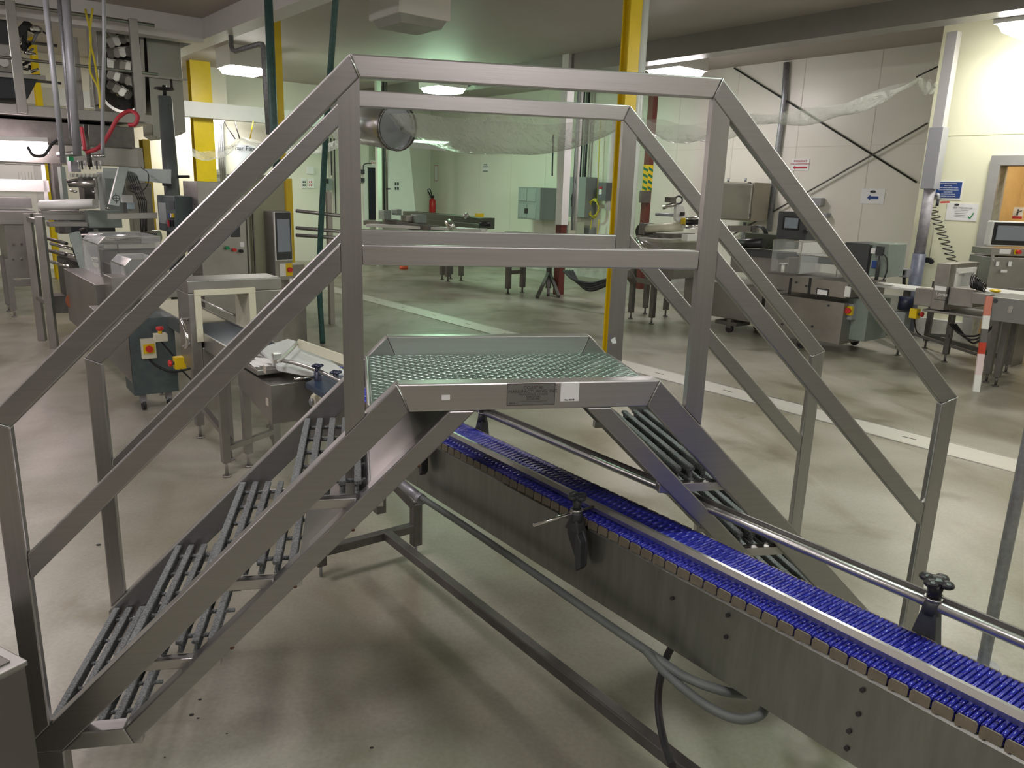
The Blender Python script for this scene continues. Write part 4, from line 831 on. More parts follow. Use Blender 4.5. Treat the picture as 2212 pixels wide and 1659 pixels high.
# dropped beam near the far wall
struct('trim_4', MB().box(-8, ST(Ws(745, 270, 13.6))[1], 13.6, 13.9, Z_(560, 264, 13.6), Z_(560, 232, 13.6)), M_BEAM)
bn = thing('hanging_banner', 'pale banner with blue lettering on the far left wall', 'banner', Ws(540, 380, 15.15))
slab(MB(), 512, 312, 560, 380, 15.15, 0.03, 'sheet', mat('pale_blue_cloth', (0.66, 0.70, 0.80), 0.6), bn, 0)
q = Ws(532, 321, 15.13); text('Your Family', q, E2, EZ, 0.13, M_INK, bn)
for k, (u0, v0, u1, v1, lab) in enumerate(((652, 385, 661, 407, 'small white notice, left of the two on the far wall'), (666, 385, 679, 407, 'pinkish white notice, right of the two on the far wall'), (663, 360, 678, 376, 'lit exit lamp above the two notices on the far wall'))):
    nb = thing('wall_notice', lab, 'sign', Ws(u0, v1, 15.17)); slab(MB(), u0, v0, u1, v1, 15.17, 0.02, 'sheet', M_PAPER, nb, 0)
    if k < 2:
        for r_ in range(2):
            for c_ in range(2): slab(MB(), u0+2+c_*4, v0+6+r_*7, u0+4+c_*4, v0+10+r_*7, 15.165, 0.01, 'pictogram', M_INK if k == 0 else M_REDINK, nb, 0)
sw = thing('safety_switch', 'grey switch box with conduit on the far wall left of the post', 'switch', Ws(710, 410, 15.05)); slab(MB(), 704, 385, 719, 411, 15.05, 0.12, 'box', M_GREY, sw); slab(MB(), 704, 386, 710, 396, 15.03, 0.02, 'knob', M_INK, sw)
for u in (717, 724): p = Ws(u, 400, 15.1); MB().cyl(Vector((p.x, p.y, 1.0 if u > 720 else 1.9)), Vector((p.x, p.y, 2.7)), 0.016, 8).build('conduit', M_DKGREY, sw)
# dark doorway
d1 = MB(); fs(d1, 796, 362, 816, 475, 15.18, 0.04); o = struct('door_1', d1, mat('dark_doorway', (0.006, 0.008, 0.02), 0.5)); dd = MB(); fs(dd, 786, 360, 795, 480, 15.12, 0.08); fs(dd, 786, 356, 822, 362, 15.12, 0.08); struct('trim_5', dd, M_BEAM)
ex = thing('exit_sign', 'small white exit sign with red letters above the dark doorway', 'sign', Ws(808, 352, 15.1)); slab(MB(), 802, 346, 815, 358, 15.1, 0.04, 'panel', M_PAPER, ex, 0); text('EXIT', Ws(808.5, 352, 15.08), E2, EZ, 0.075, M_REDINK, ex)
ea = thing('alarm_station', 'grey alarm switch with a curved conduit left of the dark doorway', 'switch', Ws(784, 392, 15.1)); slab(MB(), 781, 366, 788, 376, 15.1, 0.08, 'upper_box', M_DKGREY, ea); slab(MB(), 780, 384, 788, 394, 15.1, 0.08, 'lower_box', M_DKGREY, ea)
MB().tube(curve([Ws(785, 366, 15.1), Ws(786, 356, 15.1), Ws(793, 353, 15.1), Ws(802, 353, 15.1)], 6), 0.012, 6).build('conduit', M_DKGREY, ea)
wp = solo('leaning_wall_panel', MB().prism([Ws(840, 250, 14.9), Ws(884, 312, 14.9), Ws(900, 480, 14.9), Ws(838, 480, 14.9)], E1*0.1), M_WHITE, 'white wall panel with a slanted right edge right of the dark doorway', 'panel')
for k, (u, v) in enumerate(((854, 394), (859, 394), (854, 404), (859, 404))): solo('wall_switch', fs(MB(), u, v, u+2.5, v+6, 14.87, 0.02), M_INK, '%s of four small dark switches on the white wall panel' % ('upper left', 'upper right', 'lower left', 'lower right')[k], 'switch', 'switches on the white wall panel')
# ================================================================== far right bay and back wall (plane t = 10.1)
TW = 10.1
def tslab(mb, u0, v0, u1, v1, t, dt, nm, m, par, bev=0.004): ft(mb, u0, v0, u1, v1, t, dt); return mb.build(nm, m, par, bev)
# wall seams
n = 6
sm = MB().box(TW-0.004, TW, 3.05, 16.2, 2.49, 2.50); struct('trim_%d' % n, sm, M_SEAM); n += 1
for s in (4.4, 5.6, 6.8, 8.0, 9.2, 10.4, 11.6, 12.8, 14.0): struct('trim_%d' % n, MB().box(TW-0.004, TW, s-0.006, s+0.006, 0, ZC), M_SEAM); n += 1
struct('trim_%d' % n, MB().box(8.846, 8.85, -7, 3.05, 2.485, 2.50), mat('yellow_seam', (0.72, 0.72, 0.52), 0.5)); n += 1
struct('baseboard_right', MB().box(9.98, TW, 3.05, 16.2, 0, 0.38), mat('white_kerb', (0.62, 0.62, 0.58), 0.6, var=0.35, scale=6))
struct('baseboard_near_right', MB().box(8.73, 8.85, -7, DS0-0.1, 0, 0.30).box(8.73, 8.85, DS1+0.1, 3.05, 0, 0.30), MATS['white_kerb'])
# bracing cables
def wl(u, v, t=TW-0.05): return Wt(u, v, t)
dpipe([wl(1586, 147), wl(1980, 394)], 0.013, M_INK, 'thin dark brace rod slanting down to the right across the wall', 'brace_rod', 'brace')
dpipe([wl(2004, 266), wl(1560, 520)], 0.013, M_DKST, 'thin brace rod slanting up to the right across the wall', 'brace_rod', 'brace')
dpipe([wl(1699, 135), wl(1694, 215), wl(1688, 262), wl(1679, 330), wl(1661, 500)], 0.045, M_GALV, 'grey downpipe on the wall right of the stainless wall box')
dpipe([wl(1609, 480), wl(1600, 540)], 0.03, M_GALV, 'short grey pipe below the stainless wall box')
# signs
def sign(u0, v0, u1, v1, t, lab, nm='wall_sign'):
    o = thing(nm, lab, 'sign', Wt((u0+u1)/2, v1, t)); tslab(MB(), u0, v0, u1, v1, t-0.006, 0.005, 'sheet', M_PAPER, o, 0); return o
# on the right wall text runs towards -s (screen right): ex = -E1
RX = -E1
so = sign(1711, 343, 1746, 368, TW, 'white emergency evacuation route sign with a red arrow on the wall')
text('EMERGENCY', Wt(1729, 348, TW-0.012), RX, EZ, 0.040, M_REDINK, so); text('EVACUATION ROUTE', Wt(1728, 354, TW-0.012), RX, EZ, 0.034, M_REDINK, so)
def arrow(u, v, L, h, t, m, par):
    c = Wt(u, v, t); pts = [(-L/2, 0), (-L/2+h*1.1, h), (-L/2+h*1.1, h*0.45), (L/2, h*0.45), (L/2, -h*0.45), (-L/2+h*1.1, -h*0.45), (-L/2+h*1.1, -h)]
    MB().prism([c+RX*x+EZ*z for x, z in pts], -E2*0.003).build('arrow', m, par)
arrow(1728, 362, 0.24, 0.030, TW-0.008, M_REDINK, so)
so = sign(1862, 407, 1908, 441, TW, 'white sign with an oval emblem and a blue arrow pointing left')
arrow(1885, 427, 0.165, 0.042, TW-0.008, M_BLUEINK, so)
def oval(u, v, a, b, t, par, m=M_DKGREY):
    c = Wt(u, v, t); MB().prism([c+RX*(a*math.cos(k*math.pi/10))+EZ*(b*math.sin(k*math.pi/10)) for k in range(20)], -E2*0.003).build('oval_emblem', m, par)
oval(1886, 414, 0.045, 0.019, TW-0.008, so)
TN = 8.85
so = sign(2020, 390, 2075, 432, TN, 'white framed blue notice board with lines of white lettering', 'notice_board')
tslab(MB(), 2025, 393, 2073, 428, TN-0.010, 0.005, 'blue_sheet', M_BLUEINK, so, 0)
for k in range(7):
    text(('GOOD MANUFACTURING', 'PRACTICES', 'WASH HANDS BEFORE WORK', 'WEAR HAIR NETS AND COATS', 'NO JEWELRY', 'NO FOOD OR DRINK', 'REPORT ANY ILLNESS')[k], Wt(2048, 396.5+k*4.6, TN-0.014), RX, EZ, 0.017, M_PAPER, so)
so = sign(2047, 438, 2108, 478, TN, 'white checklist poster with an oval emblem and a green tick')
oval(2067, 442, 0.028, 0.013, TN-0.008, so); text('METAL DETECTION CCP', Wt(2079, 449, TN-0.010), RX, EZ, 0.020, M_INK, so)
for k in range(5): tslab(MB(), 2062, 453+k*3.6, 2092-k*2, 453.9+k*3.6, TN-0.009, 0.003, 'text_line', M_DKGREY, so, 0)
c = Wt(2096, 468, TN-0.009); gm = mat('green_ink', (0.01, 0.25, 0.06), 0.5)
MB().bar(c-RX*0.025, c-EZ*0.02, 0.003, 0.012).bar(c-EZ*0.02, c+RX*0.03+EZ*0.045, 0.003, 0.012).build('tick', gm, so)
# small sign, fire extinguisher group at the far end
so = sign(1042, 354, 1055, 372, TW, 'small white notice with a black bar on the far wall'); text('WASH\nSTATION', Wt(1048.5, 358, TW-0.01), RX, EZ, 0.05, M_INK, so); tslab(MB(), 1043, 369, 1054, 370.6, TW-0.01, 0.003, 'bar', M_INK, so, 0)
so = sign(939, 358, 945, 390, TW, 'narrow red bordered fire extinguisher sign on the far wall'); tslab(MB(), 938.5, 357, 945.5, 391, TW-0.005, 0.002, 'red_border', M_RED, so, 0)
p = Wt(934, 460, TW-0.18); q = Wt(934, 428, TW-0.18); fe = thing('fire_extinguisher', 'red fire extinguisher with black hose hanging on the far wall', 'fire extinguisher', (p.x, p.y, p.z))
MB().tube([(p.x, p.y, p.z), (p.x, p.y, p.z+0.03), (p.x, p.y, q.z-0.06), (p.x, p.y, q.z)], [0.07, 0.085, 0.085, 0.035], 18).build('cylinder', M_RED, fe)
MB().tube(curve([q, q+EZ*0.1+E1*0.05, q+EZ*0.22+E1*0.12, q+EZ*0.2-RX*0.02+E1*0.2, q+EZ*0.05+E1*0.1], 6), 0.014, 8).build('hose', M_BLACK, fe); MB().boxp(q, 0.05, 0.10, 0.07).build('valve', M_BLACK, fe)
# grey two-door wall cabinet
wc = thing('wall_cabinet', 'grey four-panel utility cabinet with slotted side on the far wall', 'cabinet', Wt(1150, 480, TW))
tslab(MB(), 1120, 404, 1165, 476, TW-0.55, 0.5, 'body', M_GREY, wc, 0.01)
sF = ST(Wt(1165, 404, TW-0.55))[0]
for (u0, v0, u1, v1) in ((1122, 407, 1137, 434), (1139, 407, 1156, 436), (1122, 440, 1137, 470), (1139, 441, 1156, 473)): tslab(MB(), u0, v0, u1, v1, TW-0.56, 0.015, 'door_panel', mat('cabinet_door_grey', (0.29, 0.32, 0.32), 0.5), wc, 0.004)
tslab(MB(), 1133, 450, 1139, 461, TW-0.57, 0.01, 'latch', M_BLACK, wc, 0)
for k in range(6):
    z_ = Wt(1165, 413+k*11, TW-0.55).z; MB().box(TW-0.47, TW-0.12, sF-0.012, sF-0.002, z_-0.03, z_+0.0).build('side_slot', M_DKGREY, wc)
# electrical boxes
ee = thing('electrical_cabinet', 'large grey electrical cabinet with black rotary handle on the back wall', 'enclosure', Wt(1250, 480, TW))
tslab(MB(), 1224, 382, 1262, 470, TW-0.32, 0.32, 'body', M_GREY, ee, 0.008)
q = Wt(1241, 430, TW-0.32); MB().tube([q, q-E2*0.05], 0.06, 12).build('handle_boss', M_BLACK, ee); MB().bar(q-E2*0.05+EZ*0.1, q-E2*0.05-EZ*0.15, 0.04, 0.05).build('handle_lever', M_BLACK, ee)
q = Wt(1242, 391, TW-0.32); MB().tube([q, q-E2*0.03], 0.035, 12).build('upper_knob', M_BLACK, ee); tslab(MB(), 1238, 399, 1246, 411, TW-0.33, 0.01, 'paper_label', M_PAPER, ee, 0)
for k, u in enumerate((1247, 1253, 1259, 1264)): p = Wt(u, 375, TW-0.12); MB().cyl(Vector((p.x, p.y, p.z-0.1)), Vector((p.x, p.y, ZC)), 0.022, 8).build('conduit', M_DKGREY if k % 2 else M_GREY, ee)
lb = thing('junction_box', 'small green-grey junction box below the large electrical cabinet', 'enclosure', Wt(1262, 505, TW)); tslab(MB(), 1243, 490, 1272, 506, TW-0.2, 0.19, 'body', M_GREY, lb)
for u in (1249, 1259): MB().boxp(Wt(u, 490, TW-0.1), 0.03, 0.03, 0.05).build('lug', M_GREY, lb)
l2 = thing('junction_box', 'pair of pale steel boxes beside the red-footed column', 'enclosure', Wt(1235, 510, TW-0.5)); tslab(MB(), 1213, 478, 1226, 530, TW-0.55, 0.2, 'grey_box', M_GREY, l2); tslab(MB(), 1226, 478, 1241, 530, TW-0.55, 0.25, 'steel_box', M_ALU, l2)
ds = thing('disconnect_switch', 'dark grey disconnect switch with a red label on the back wall', 'switch', Wt(1302, 440, TW)); tslab(MB(), 1292, 394, 1308, 434, TW-0.25, 0.25, 'body', mat('dark_enclosure', (0.12, 0.13, 0.14), 0.45), ds, 0.008); tslab(MB(), 1294, 403, 1300, 408, TW-0.26, 0.01, 'red_label', M_REDINK, ds, 0); tslab(MB(), 1294, 409, 1299, 420, TW-0.26, 0.01, 'white_label', M_PAPER, ds, 0)
cy = thing('coiled_air_hose', 'coiled yellow hose hanging on the back wall', 'hose', Wt(1284, 505, TW-0.15))
c = ST(Wt(1284, 450, TW-0.15))
for k in range(4): MB().tube([R(c[0]+(0.12+0.012*k)*math.cos(x), TW-0.15-0.015*k, c[2]+(0.19-0.012*k)*math.sin(x)) for x in [i*math.pi/14 for i in range(29)]], 0.011, 6, False).build('coil_loop', M_YCABLE, cy)
for u in (1276, 1292): MB().tube(curve([Wt(u+2, 475, TW-0.15), Wt(u, 492, TW-0.15), Wt(u-3, 530, TW-0.15)], 6), 0.011, 6).build('hose_tail', M_YCABLE, cy)
MB().tube([Wt(1290, 430, TW-0.1), Wt(1295, 300, TW-0.1), Wt(1299, 240, TW-0.1)], 0.009, 6).build('hose_riser', M_YCABLE, cy)
dpipe([Wt(1330, 225, TW-0.1), Wt(1322, 300, TW-0.1), Wt(1316, 395, TW-0.1), Wt(1312, 455, TW-0.1)], 0.06, M_WHITE, 'thick white wall pipe with a red band, right of the disconnect switch')
dpipe([Wt(1195, 290, TW-0.15), Wt(1193, 372, TW-0.15), Wt(1193, 380, TW-0.15)], 0.018, M_DKGREY, 'thin dark hanging rod with a thick end left of the red-footed column')
# red-footed white column with conduits
g_ = G(1206, 636); wcn = thing('wrapped_column', 'white wrapped steel column with a red oxide foot', 'column', (g_.x, g_.y, 0))
zz = zat(1207, 485, g_); MB().boxp(g_, 0.13, 0.13, zz, 'R').build('foot_section', M_OXIDE, wcn); MB().boxp(g_+EZ*zz, 0.15, 0.15, ZC-zz, 'R').build('white_wrap', M_WHITE, wcn)
for k, u in enumerate((1226, 1240, 1247)):
    p = V(u, 400, depth(g_)+0.2); MB().cyl(Vector((p.x, p.y, 1.05)), Vector((p.x, p.y, ZC)), 0.022 if k != 2 else 0.03, 8).build('conduit', (M_NAVY, M_PVC, M_WHITE)[k], wcn)
q = V(1232, 304, depth(g_)); MB().bar(q-CR*0.08, q+CR*0.09, 0.04, 0.05).build('clamp', M_DKST, wcn)
pc = V(819, 480, 16.6); cc_ = thing('cream_column', 'pale green-white column in front of the dark doorway', 'column', (pc.x, pc.y, 0)); MB().boxp(Vector((pc.x, pc.y, 0)), 0.10, 0.10, ZC, 'R').build('shaft', mat('pale_green_paint', (0.66, 0.74, 0.62), 0.45), cc_)
for u, m in ((830, M_DKGREY), (836, M_MST)): p = V(u, 400, 16.5); MB().cyl(Vector((p.x, p.y, 0.9)), Vector((p.x, p.y, ZC)), 0.022, 8).build('pipe', m, cc_)
q = V(832, 318, 16.4); MB().bar(q-CR*0.06, q+CR*0.06, 0.03, 0.05).build('clamp', M_DKST, cc_); q = V(834, 408, 16.4); MB().bar(q, q+CR*0.09, 0.03, 0.03).build('valve_lever', M_BLACK, cc_)
# yellow H column and pale pipe behind the stairs
g_ = G(1313, 770); yc = thing('yellow_column', 'large yellow H section column rising behind the right end of the stairs', 'column', (g_.x, g_.y, 0))
dY = depth(g_); wY = 36*dY/FPX
X5 = E2; 
for s_ in (0, 0.14): MB().boxp(g_+E1*s_+E2*(wY*0.5+s_*0.35), wY*0.9, 0.014, ZC).build('flange', M_YEL, yc)
MB().boxp(g_+E1*0.07+E2*(wY*0.55), 0.012, 0.13, ZC).build('web', M_YEL, yc)
c = g_+E2*(wY*1.25)+E1*0.02; pp = thing('pale_downpipe', 'pale plastic downpipe fixed beside the large yellow column', 'pipe', (c.x, c.y, 0.9)); MB().cyl(Vector((c.x, c.y, 0.95)), Vector((c.x, c.y, ZC)), 0.052, 16).build('pipe_run', mat('pale_pvc', (0.66, 0.72, 0.70), 0.3), pp)
MB().tube([Vector((c.x, c.y, 0.95)), Vector((c.x, c.y, 0.90)), Vector((c.x, c.y, 0.78))+E2*0.12], 0.045, 12).build('elbow', M_DKST, pp)
# oxide column with hazard stripes
p = V(1395, 440, 13.9); oc = thing('striped_column', 'dark red steel column with green and yellow hazard stripes', 'column', (p.x, p.y, 0)); b0 = Vector((p.x, p.y, 0))
MB().boxp(b0, 0.12, 0.12, ZC).build('shaft', M_OXIDE, oc)
z0, z1 = V(1393, 412, 13.9).z, V(1393, 357, 13.9).z; MB().boxp(b0+EZ*z0, 0.127, 0.127, z1-z0).build('stripe_wrap', M_YEL, oc)
for k in range(4):
    z = z0+(k+0.45)*(z1-z0)/4.1; e = -E1*0.064; MB().prism([b0+e+E2*-0.056+EZ*(z+0.035), b0+e+E2*0.056+EZ*(z-0.005), b0+e+E2*0.056+EZ*(z-0.05), b0+e+E2*-0.056+EZ*(z-0.01)], -E1*0.002).build('green_stripe', mat('stripe_green', (0.01, 0.16, 0.07), 0.5), oc)
    e = -E2*0.064; MB().prism([b0+e+E1*0.056+EZ*(z+0.035), b0+e+E1*-0.056+EZ*(z-0.005), b0+e+E1*-0.056+EZ*(z-0.05), b0+e+E1*0.056+EZ*(z-0.01)], -E2*0.002).build('green_stripe', MATS['stripe_green'], oc)
q = V(1392, 438, 13.75); MB().boxp(Vector((q.x, q.y, q.z)), 0.24, 0.05, V(1392, 412, 13.75).z-q.z).build('junction_box', M_DKST, oc)
# ------------------------------------------------------------------ duct and plastic film
du = thing('round_duct', 'round galvanised air duct with an open end high behind the stairs', 'duct', V(820, 270, 13.0))
MB().tube([V(745, 262, 13.6), V(780, 264, 13.3), V(858, 275, 12.6)], 0.36, 28, False).build('duct_tube', mat('duct_steel', (0.62, 0.62, 0.66), 0.25, 0.9, var=0.1), du, solid=0.01)
for u, dd_ in ((785, 13.25), (815, 13.0)): MB().tube([V(u, 264+(u-780)*0.14, dd_), V(u+2, 264.3+(u-780)*0.14, dd_-0.02)], 0.37, 28, False).build('duct_seam', M_GALV, du)
MB().tube([V(848, 273.6, 12.72), V(860, 275.5, 12.6)], 0.372, 28, False).build('end_collar', M_DKST, du, solid=0.012)
MB().tube([V(853, 274.5, 12.68), V(858, 275.2, 12.64)], 0.345, 28).build('end_cap', mat('duct_cap', (0.30, 0.32, 0.34), 0.4, 0.6), du); q = V(868, 277, 12.5); MB().sph(q, 0.03, 6).build('hub', M_BLACK, du)
fp = solo('duct_platform', MB().hexa([V(u, v, d) for u, v, d in ((772, 300, 13.0), (960, 312, 13.6), (972, 306, 15.2), (790, 296, 15.0), (772, 306, 13.0), (960, 326, 13.6), (972, 320, 15.2), (790, 302, 15.0))]), M_BEAM, 'flat pale tray below the round duct', 'tray')
def drape(name, lab, A, B, sag, w, sk=0.0, nu=40, nv=10, m=None):
    """a hanging gutter of film between two points"""
    A, B = Vector(A), Vector(B); d = (B-A).normalized(); r = d.cross(EZ).normalized()
    def f(x, y):
        p = A.lerp(B, x); gth = 0.25+0.75*math.sin(math.pi*min(1, max(0, x)))**0.6
        yy = (y-0.5)*2; prof = (1-yy*yy)
        return p + r*(yy*w*0.5*gth) - EZ*(sag*4*x*(1-x)+prof*w*0.45*gth) + EZ*0.02*math.sin(17*x+9*y)
    return solo(name, MB().grid(f, nu, nv), m or M_FILM, lab, 'plastic sheet')
drape('plastic_sheeting', 'clear plastic sheeting sagging below the green-lit light behind the stairs', V(835, 240, 13.0), V(1345, 248, 9.6), 0.10, 1.1)
drape('plastic_sheeting', 'clear plastic sheeting slung across behind the right stair post', V(1350, 246, 9.4), V(1640, 256, 8.9), 0.10, 0.45)
drape('plastic_sheeting', 'clear plastic sheeting rising to the upper right wall corner', V(1600, 246, 9.2), V(1985, 166, 9.4), 0.12, 0.38)
drape('plastic_sheeting', 'short loose end of plastic sheeting past the gathered tie', V(1985, 168, 9.25), V(2026, 178, 9.15), 0.02, 0.3)
dpipe([V(1980, 166, 9.4), V(2030, 142, 9.45)], 0.010, M_BLACK, 'black cord tying the plastic sheeting to the corner', 'tie_cord', 'cord')
drape('plastic_sheeting', 'white plastic sheeting sagging left of the far banner', V(380, 300, 12.8), V(520, 296, 12.8), 0.22, 0.3)
drape('plastic_sheeting', 'white plastic sheeting continuing behind the left handrail', V(520, 296, 12.8), V(775, 285, 12.8), 0.18, 0.35)
for k, (u0, u1) in enumerate(((483, 508), (507, 518), (547, 540))): dpipe([V(u0, 262, 12.9), V(u1, 300, 12.9)], 0.010, M_DKST if k < 2 else M_YEL, '%s thin line holding up the white plastic sheeting' % ('leftmost', 'middle', 'yellow')[k], 'hanging_line', 'cord')
# ------------------------------------------------------------------ incline conveyor in the far bay
fc = thing('incline_conveyor', 'long dark green conveyor machine seen through the stair railing', 'conveyor', R(10.0, 7.0, 0))
def hx(u0, v0, u1, v1, th, dep0, dep1, thick, nm, m, par):
    A, B = V(u0, v0, dep0), V(u1, v1, dep1); h0 = th*dep0/FPX; h1 = th*dep1/FPX; d = (B-A); d.z = 0; r = Vector((-d.y, d.x, 0)).normalized()*thick
    return MB().hexa([A-EZ*h0, B-EZ*h1, B-EZ*h1+r, A-EZ*h0+r, A, B, B+r, A+r]).build(nm, m, par, 0.004)
M_OLV = mat('olive_machine_paint', (0.10, 0.12, 0.085), 0.45, 0.3, var=0.2)
hx(870, 456, 1038, 471, 24, 14.6, 13.2, 0.35, 'main_bed', M_OLV, fc)
hx(870, 470, 1035, 484, 12, 14.4, 13.0, 0.02, 'side_strip', M_OLV, fc)
hx(828, 474, 925, 488, 14, 13.6, 13.0, 0.3, 'lower_tray', M_DKST, fc)
hx(785, 476, 822, 480, 10, 13.6, 13.6, 0.3, 'feed_rail', M_MST, fc)
hx(790, 484, 1040, 495, 6, 13.4, 12.8, 0.3, 'bottom_rail', M_BEAM, fc)
for (u0, v0, u1, v1, m) in ((830, 454, 846, 474, M_SAGE), (878, 466, 896, 480, M_MST), (900, 464, 922, 482, M_SAGE), (858, 452, 868, 465, M_SAGE)): fsd(MB(), u0, v0, u1, v1, 13.4, 0.2).build('gear_box', m, fc, 0.01)
MB().cyl(V(966, 477, 12.8), V(980, 497, 12.8), 0.065, 16).build('motor', M_CHROME, fc); MB().cyl(V(1004, 462, 13.2), V(1010, 472, 13.2), 0.05, 12).build('small_motor', M_MST, fc)
fsd(MB(), 1034, 461, 1045, 469, 13.0, 0.1).build('yellow_stop', M_YEL, fc); MB().cyl(V(1036, 484, 13.0), V(1060, 484, 13.0), 0.05, 14).build('end_roller', M_BLACK, fc)
for (u, vf) in ((955, 604), (967, 608), (973, 602), (996, 606), (1097, 635), (1128, 632)):
    leg(G(u, vf), 1.0 if u < 1000 else 0.9, 0.075, M_DKST, fc)
gA, gB = G(1097, 635), G(1128, 632); MB().bar(gA+EZ*0.36, gB+EZ*0.36, 0.05, 0.06).build('leg_rung', M_DKST, fc)
hx(1090, 500, 1330, 520, 12, 13, 11.5, 0.25, 'long_bed', M_DKST, fc)
tri = thing('tripod_stand', 'dark tripod foot stand behind the level mid rail', 'stand', G(1184, 636))
g_ = G(1184, 632); MB().cyl(Vector((g_.x, g_.y, 0.08)), Vector((g_.x, g_.y, 0.95)), 0.05, 12).build('post', M_DKST, tri)
for u, v in ((1160, 645), (1207, 643), (1184, 640)): q = G(u, v); MB().bar(Vector((g_.x, g_.y, 0.36)), Vector((q.x, q.y, 0.02)), 0.05, 0.05).build('leg', M_DKST, tri)
solo('orange_drum_lid', MB().tube([G(872, 581), G(872, 581)+EZ*0.06], 0.09, 14), mat('orange_plastic', (0.6, 0.10, 0.03), 0.5), 'small orange object on the floor below the mid rail', 'lid')
for k in range(4):
    solo('floor_cable', MB().tube(curve([V(1218+k*6, 585, 11.8), V(1240+k*4, 604+k*3, 11.6), V(1275, 622+k*5-10, 11.4), V(1310, 612+k*4-8, 11.2), V(1345, 600, 11.0)], 8), 0.022, 8), M_RUB if k % 2 else M_DKGREY, 'dark cable swag number %s hanging left of the yellow column' % ('one', 'two', 'three', 'four')[k], 'cable', 'cables hanging left of the yellow column')
# ================================================================== right-hand packaging machine
M_DM = mat('machine_dark_panel', (0.07, 0.075, 0.08), 0.4, 0.2, var=0.15)
rm_ = thing('film_packaging_machine', 'long stainless film packaging machine with clear covers behind the right stair flight', 'machine', R(4.2, 7.3, 0))
TM = 6.9
tslab(MB(), 1480, 600, 1640, 700, TM+0.15, 0.7, 'rear_body', M_MST, rm_)
tslab(MB(), 1655, 632, 1812, 745, TM, 0.75, 'front_body', M_MST, rm_)
tslab(MB(), 1655, 590, 1828, 645, TM-0.08, 0.85, 'upper_body', M_MST, rm_)
tslab(MB(), 1812, 640, 1866, 738, TM+0.2, 0.5, 'end_cabinet', M_SAGE, rm_)
tslab(MB(), 1766, 625, 1786, 638, TM-0.095, 0.02, 'slot_window', M_PAPER, rm_, 0); tslab(MB(), 1764, 622, 1788, 640, TM-0.09, 0.01, 'slot_frame', M_INK, rm_, 0)
for u in (1706, 1748): tslab(MB(), u, 600, u+1, 636, TM-0.085, 0.01, 'panel_gap', M_INK, rm_, 0)
for u, v in ((1720, 610), (1742, 618), (1690, 700), (1755, 705), (1790, 660)): 
    q = Wt(u, v, TM-0.09 if v < 645 else TM); MB().tube([q, q-E2*0.01], 0.013, 10).build('cover_bolt', M_DKGREY, rm_)
for u, v in ((1575, 718), (1635, 712), (1730, 752), (1845, 745)):
    g_ = G(u, v); w_ = MB().cyl(g_+EZ*0.05-E2*0.02, g_+EZ*0.05+E2*0.02, 0.05, 16).build('castor', M_RUB, rm_); MB().boxp(g_+EZ*0.06, 0.06, 0.07, 0.12).build('castor_fork', M_DKST, w_)
tslab(MB(), 1545, 690, 1590, 706, TM+0.1, 0.3, 'foot_plate', M_DKST, rm_)
tslab(MB(), 1580, 545, 1700, 600, TM+0.1, 0.6, 'film_bed', M_MST, rm_); tslab(MB(), 1600, 538, 1690, 560, TM+0.05, 0.3, 'dark_fascia', M_DM, rm_)
tslab(MB(), 1610, 503, 1676, 540, TM+0.3, 0.5, 'rear_housing', M_OLV, rm_)
MB().cyl(Wt(1590, 527, TM+0.1), Wt(1650, 525, TM+0.1), 0.06, 16).build('black_roller', M_BLACK, rm_)
MB().cyl(Wt(1375, 487, TM), Wt(1450, 487, TM+0.0), 0.045, 14).build('pale_roller', M_CREAM, rm_) if False else None
# clear covers
def tguard(u0, v0, u1, v1, t, dt, par):
    a = ST(Wt(u0, v0, t)); b = ST(Wt(u1, v1, t)); s0, s1 = max(a[0], b[0]), min(a[0], b[0]); z0, z1 = min(a[2], b[2]), max(a[2], b[2]); mb = MB().box(t, t+dt, s1, s0, z0, z1)
    mb.bm.faces.ensure_lookup_table(); bmesh.ops.delete(mb.bm, geom=[mb.bm.faces[0]], context='FACES'); g = mb.build('clear_cover', M_PLEX, par)
    mb = MB()
    for q, r in (((s0, t, z0), (s0, t, z1)), ((s1, t, z0), (s1, t, z1)), ((s0, t, z1), (s1, t, z1)), ((s0, t+dt, z1), (s1, t+dt, z1)), ((s0, t, z1), (s0, t+dt, z1)), ((s1, t, z1), (s1, t+dt, z1))): mb.bar(R(*q), R(*r), 0.008, 0.008)
    mb.build('cover_edge', M_ALU, g)
tguard(1672, 518, 1725, 592, TM-0.05, 0.45, rm_); tguard(1728, 550, 1805, 600, TM-0.05, 0.5, rm_)
q = Wt(1690, 588, TM-0.1); MB().cyl(q, q+EZ*0.10, 0.020, 12).tube([q+EZ*0.10, q+EZ*0.107], 0.05, 14).build('spool', M_WHITE, rm_)
# console with screen
a = ST(Wt(1700, 510, TM-0.1)); 
tslab(MB(), 1682, 456, 1740, 520, TM-0.02, 0.25, 'console_case', M_DM, rm_, 0.01); tslab(MB(), 1692, 467, 1724, 498, TM-0.03, 0.015, 'console_bezel', M_BLACK, rm_, 0); tslab(MB(), 1696, 470, 1722, 494, TM-0.036, 0.01, 'console_screen', M_SCREEN, rm_, 0)
q = Wt(1741, 500, TM-0.03); MB().tube([q, q-E2*0.03], 0.025, 12).build('console_knob', M_BLACK, rm_)
tslab(MB(), 1825, 523, 1878, 598, TM+0.1, 0.5, 'dark_module', M_DM, rm_, 0.01); tslab(MB(), 1878, 524, 1912, 600, TM+0.1, 0.4, 'side_module', M_SAGE, rm_, 0.01); tslab(MB(), 1882, 536, 1890, 548, TM+0.085, 0.02, 'round_label', M_PAPER, rm_, 0)
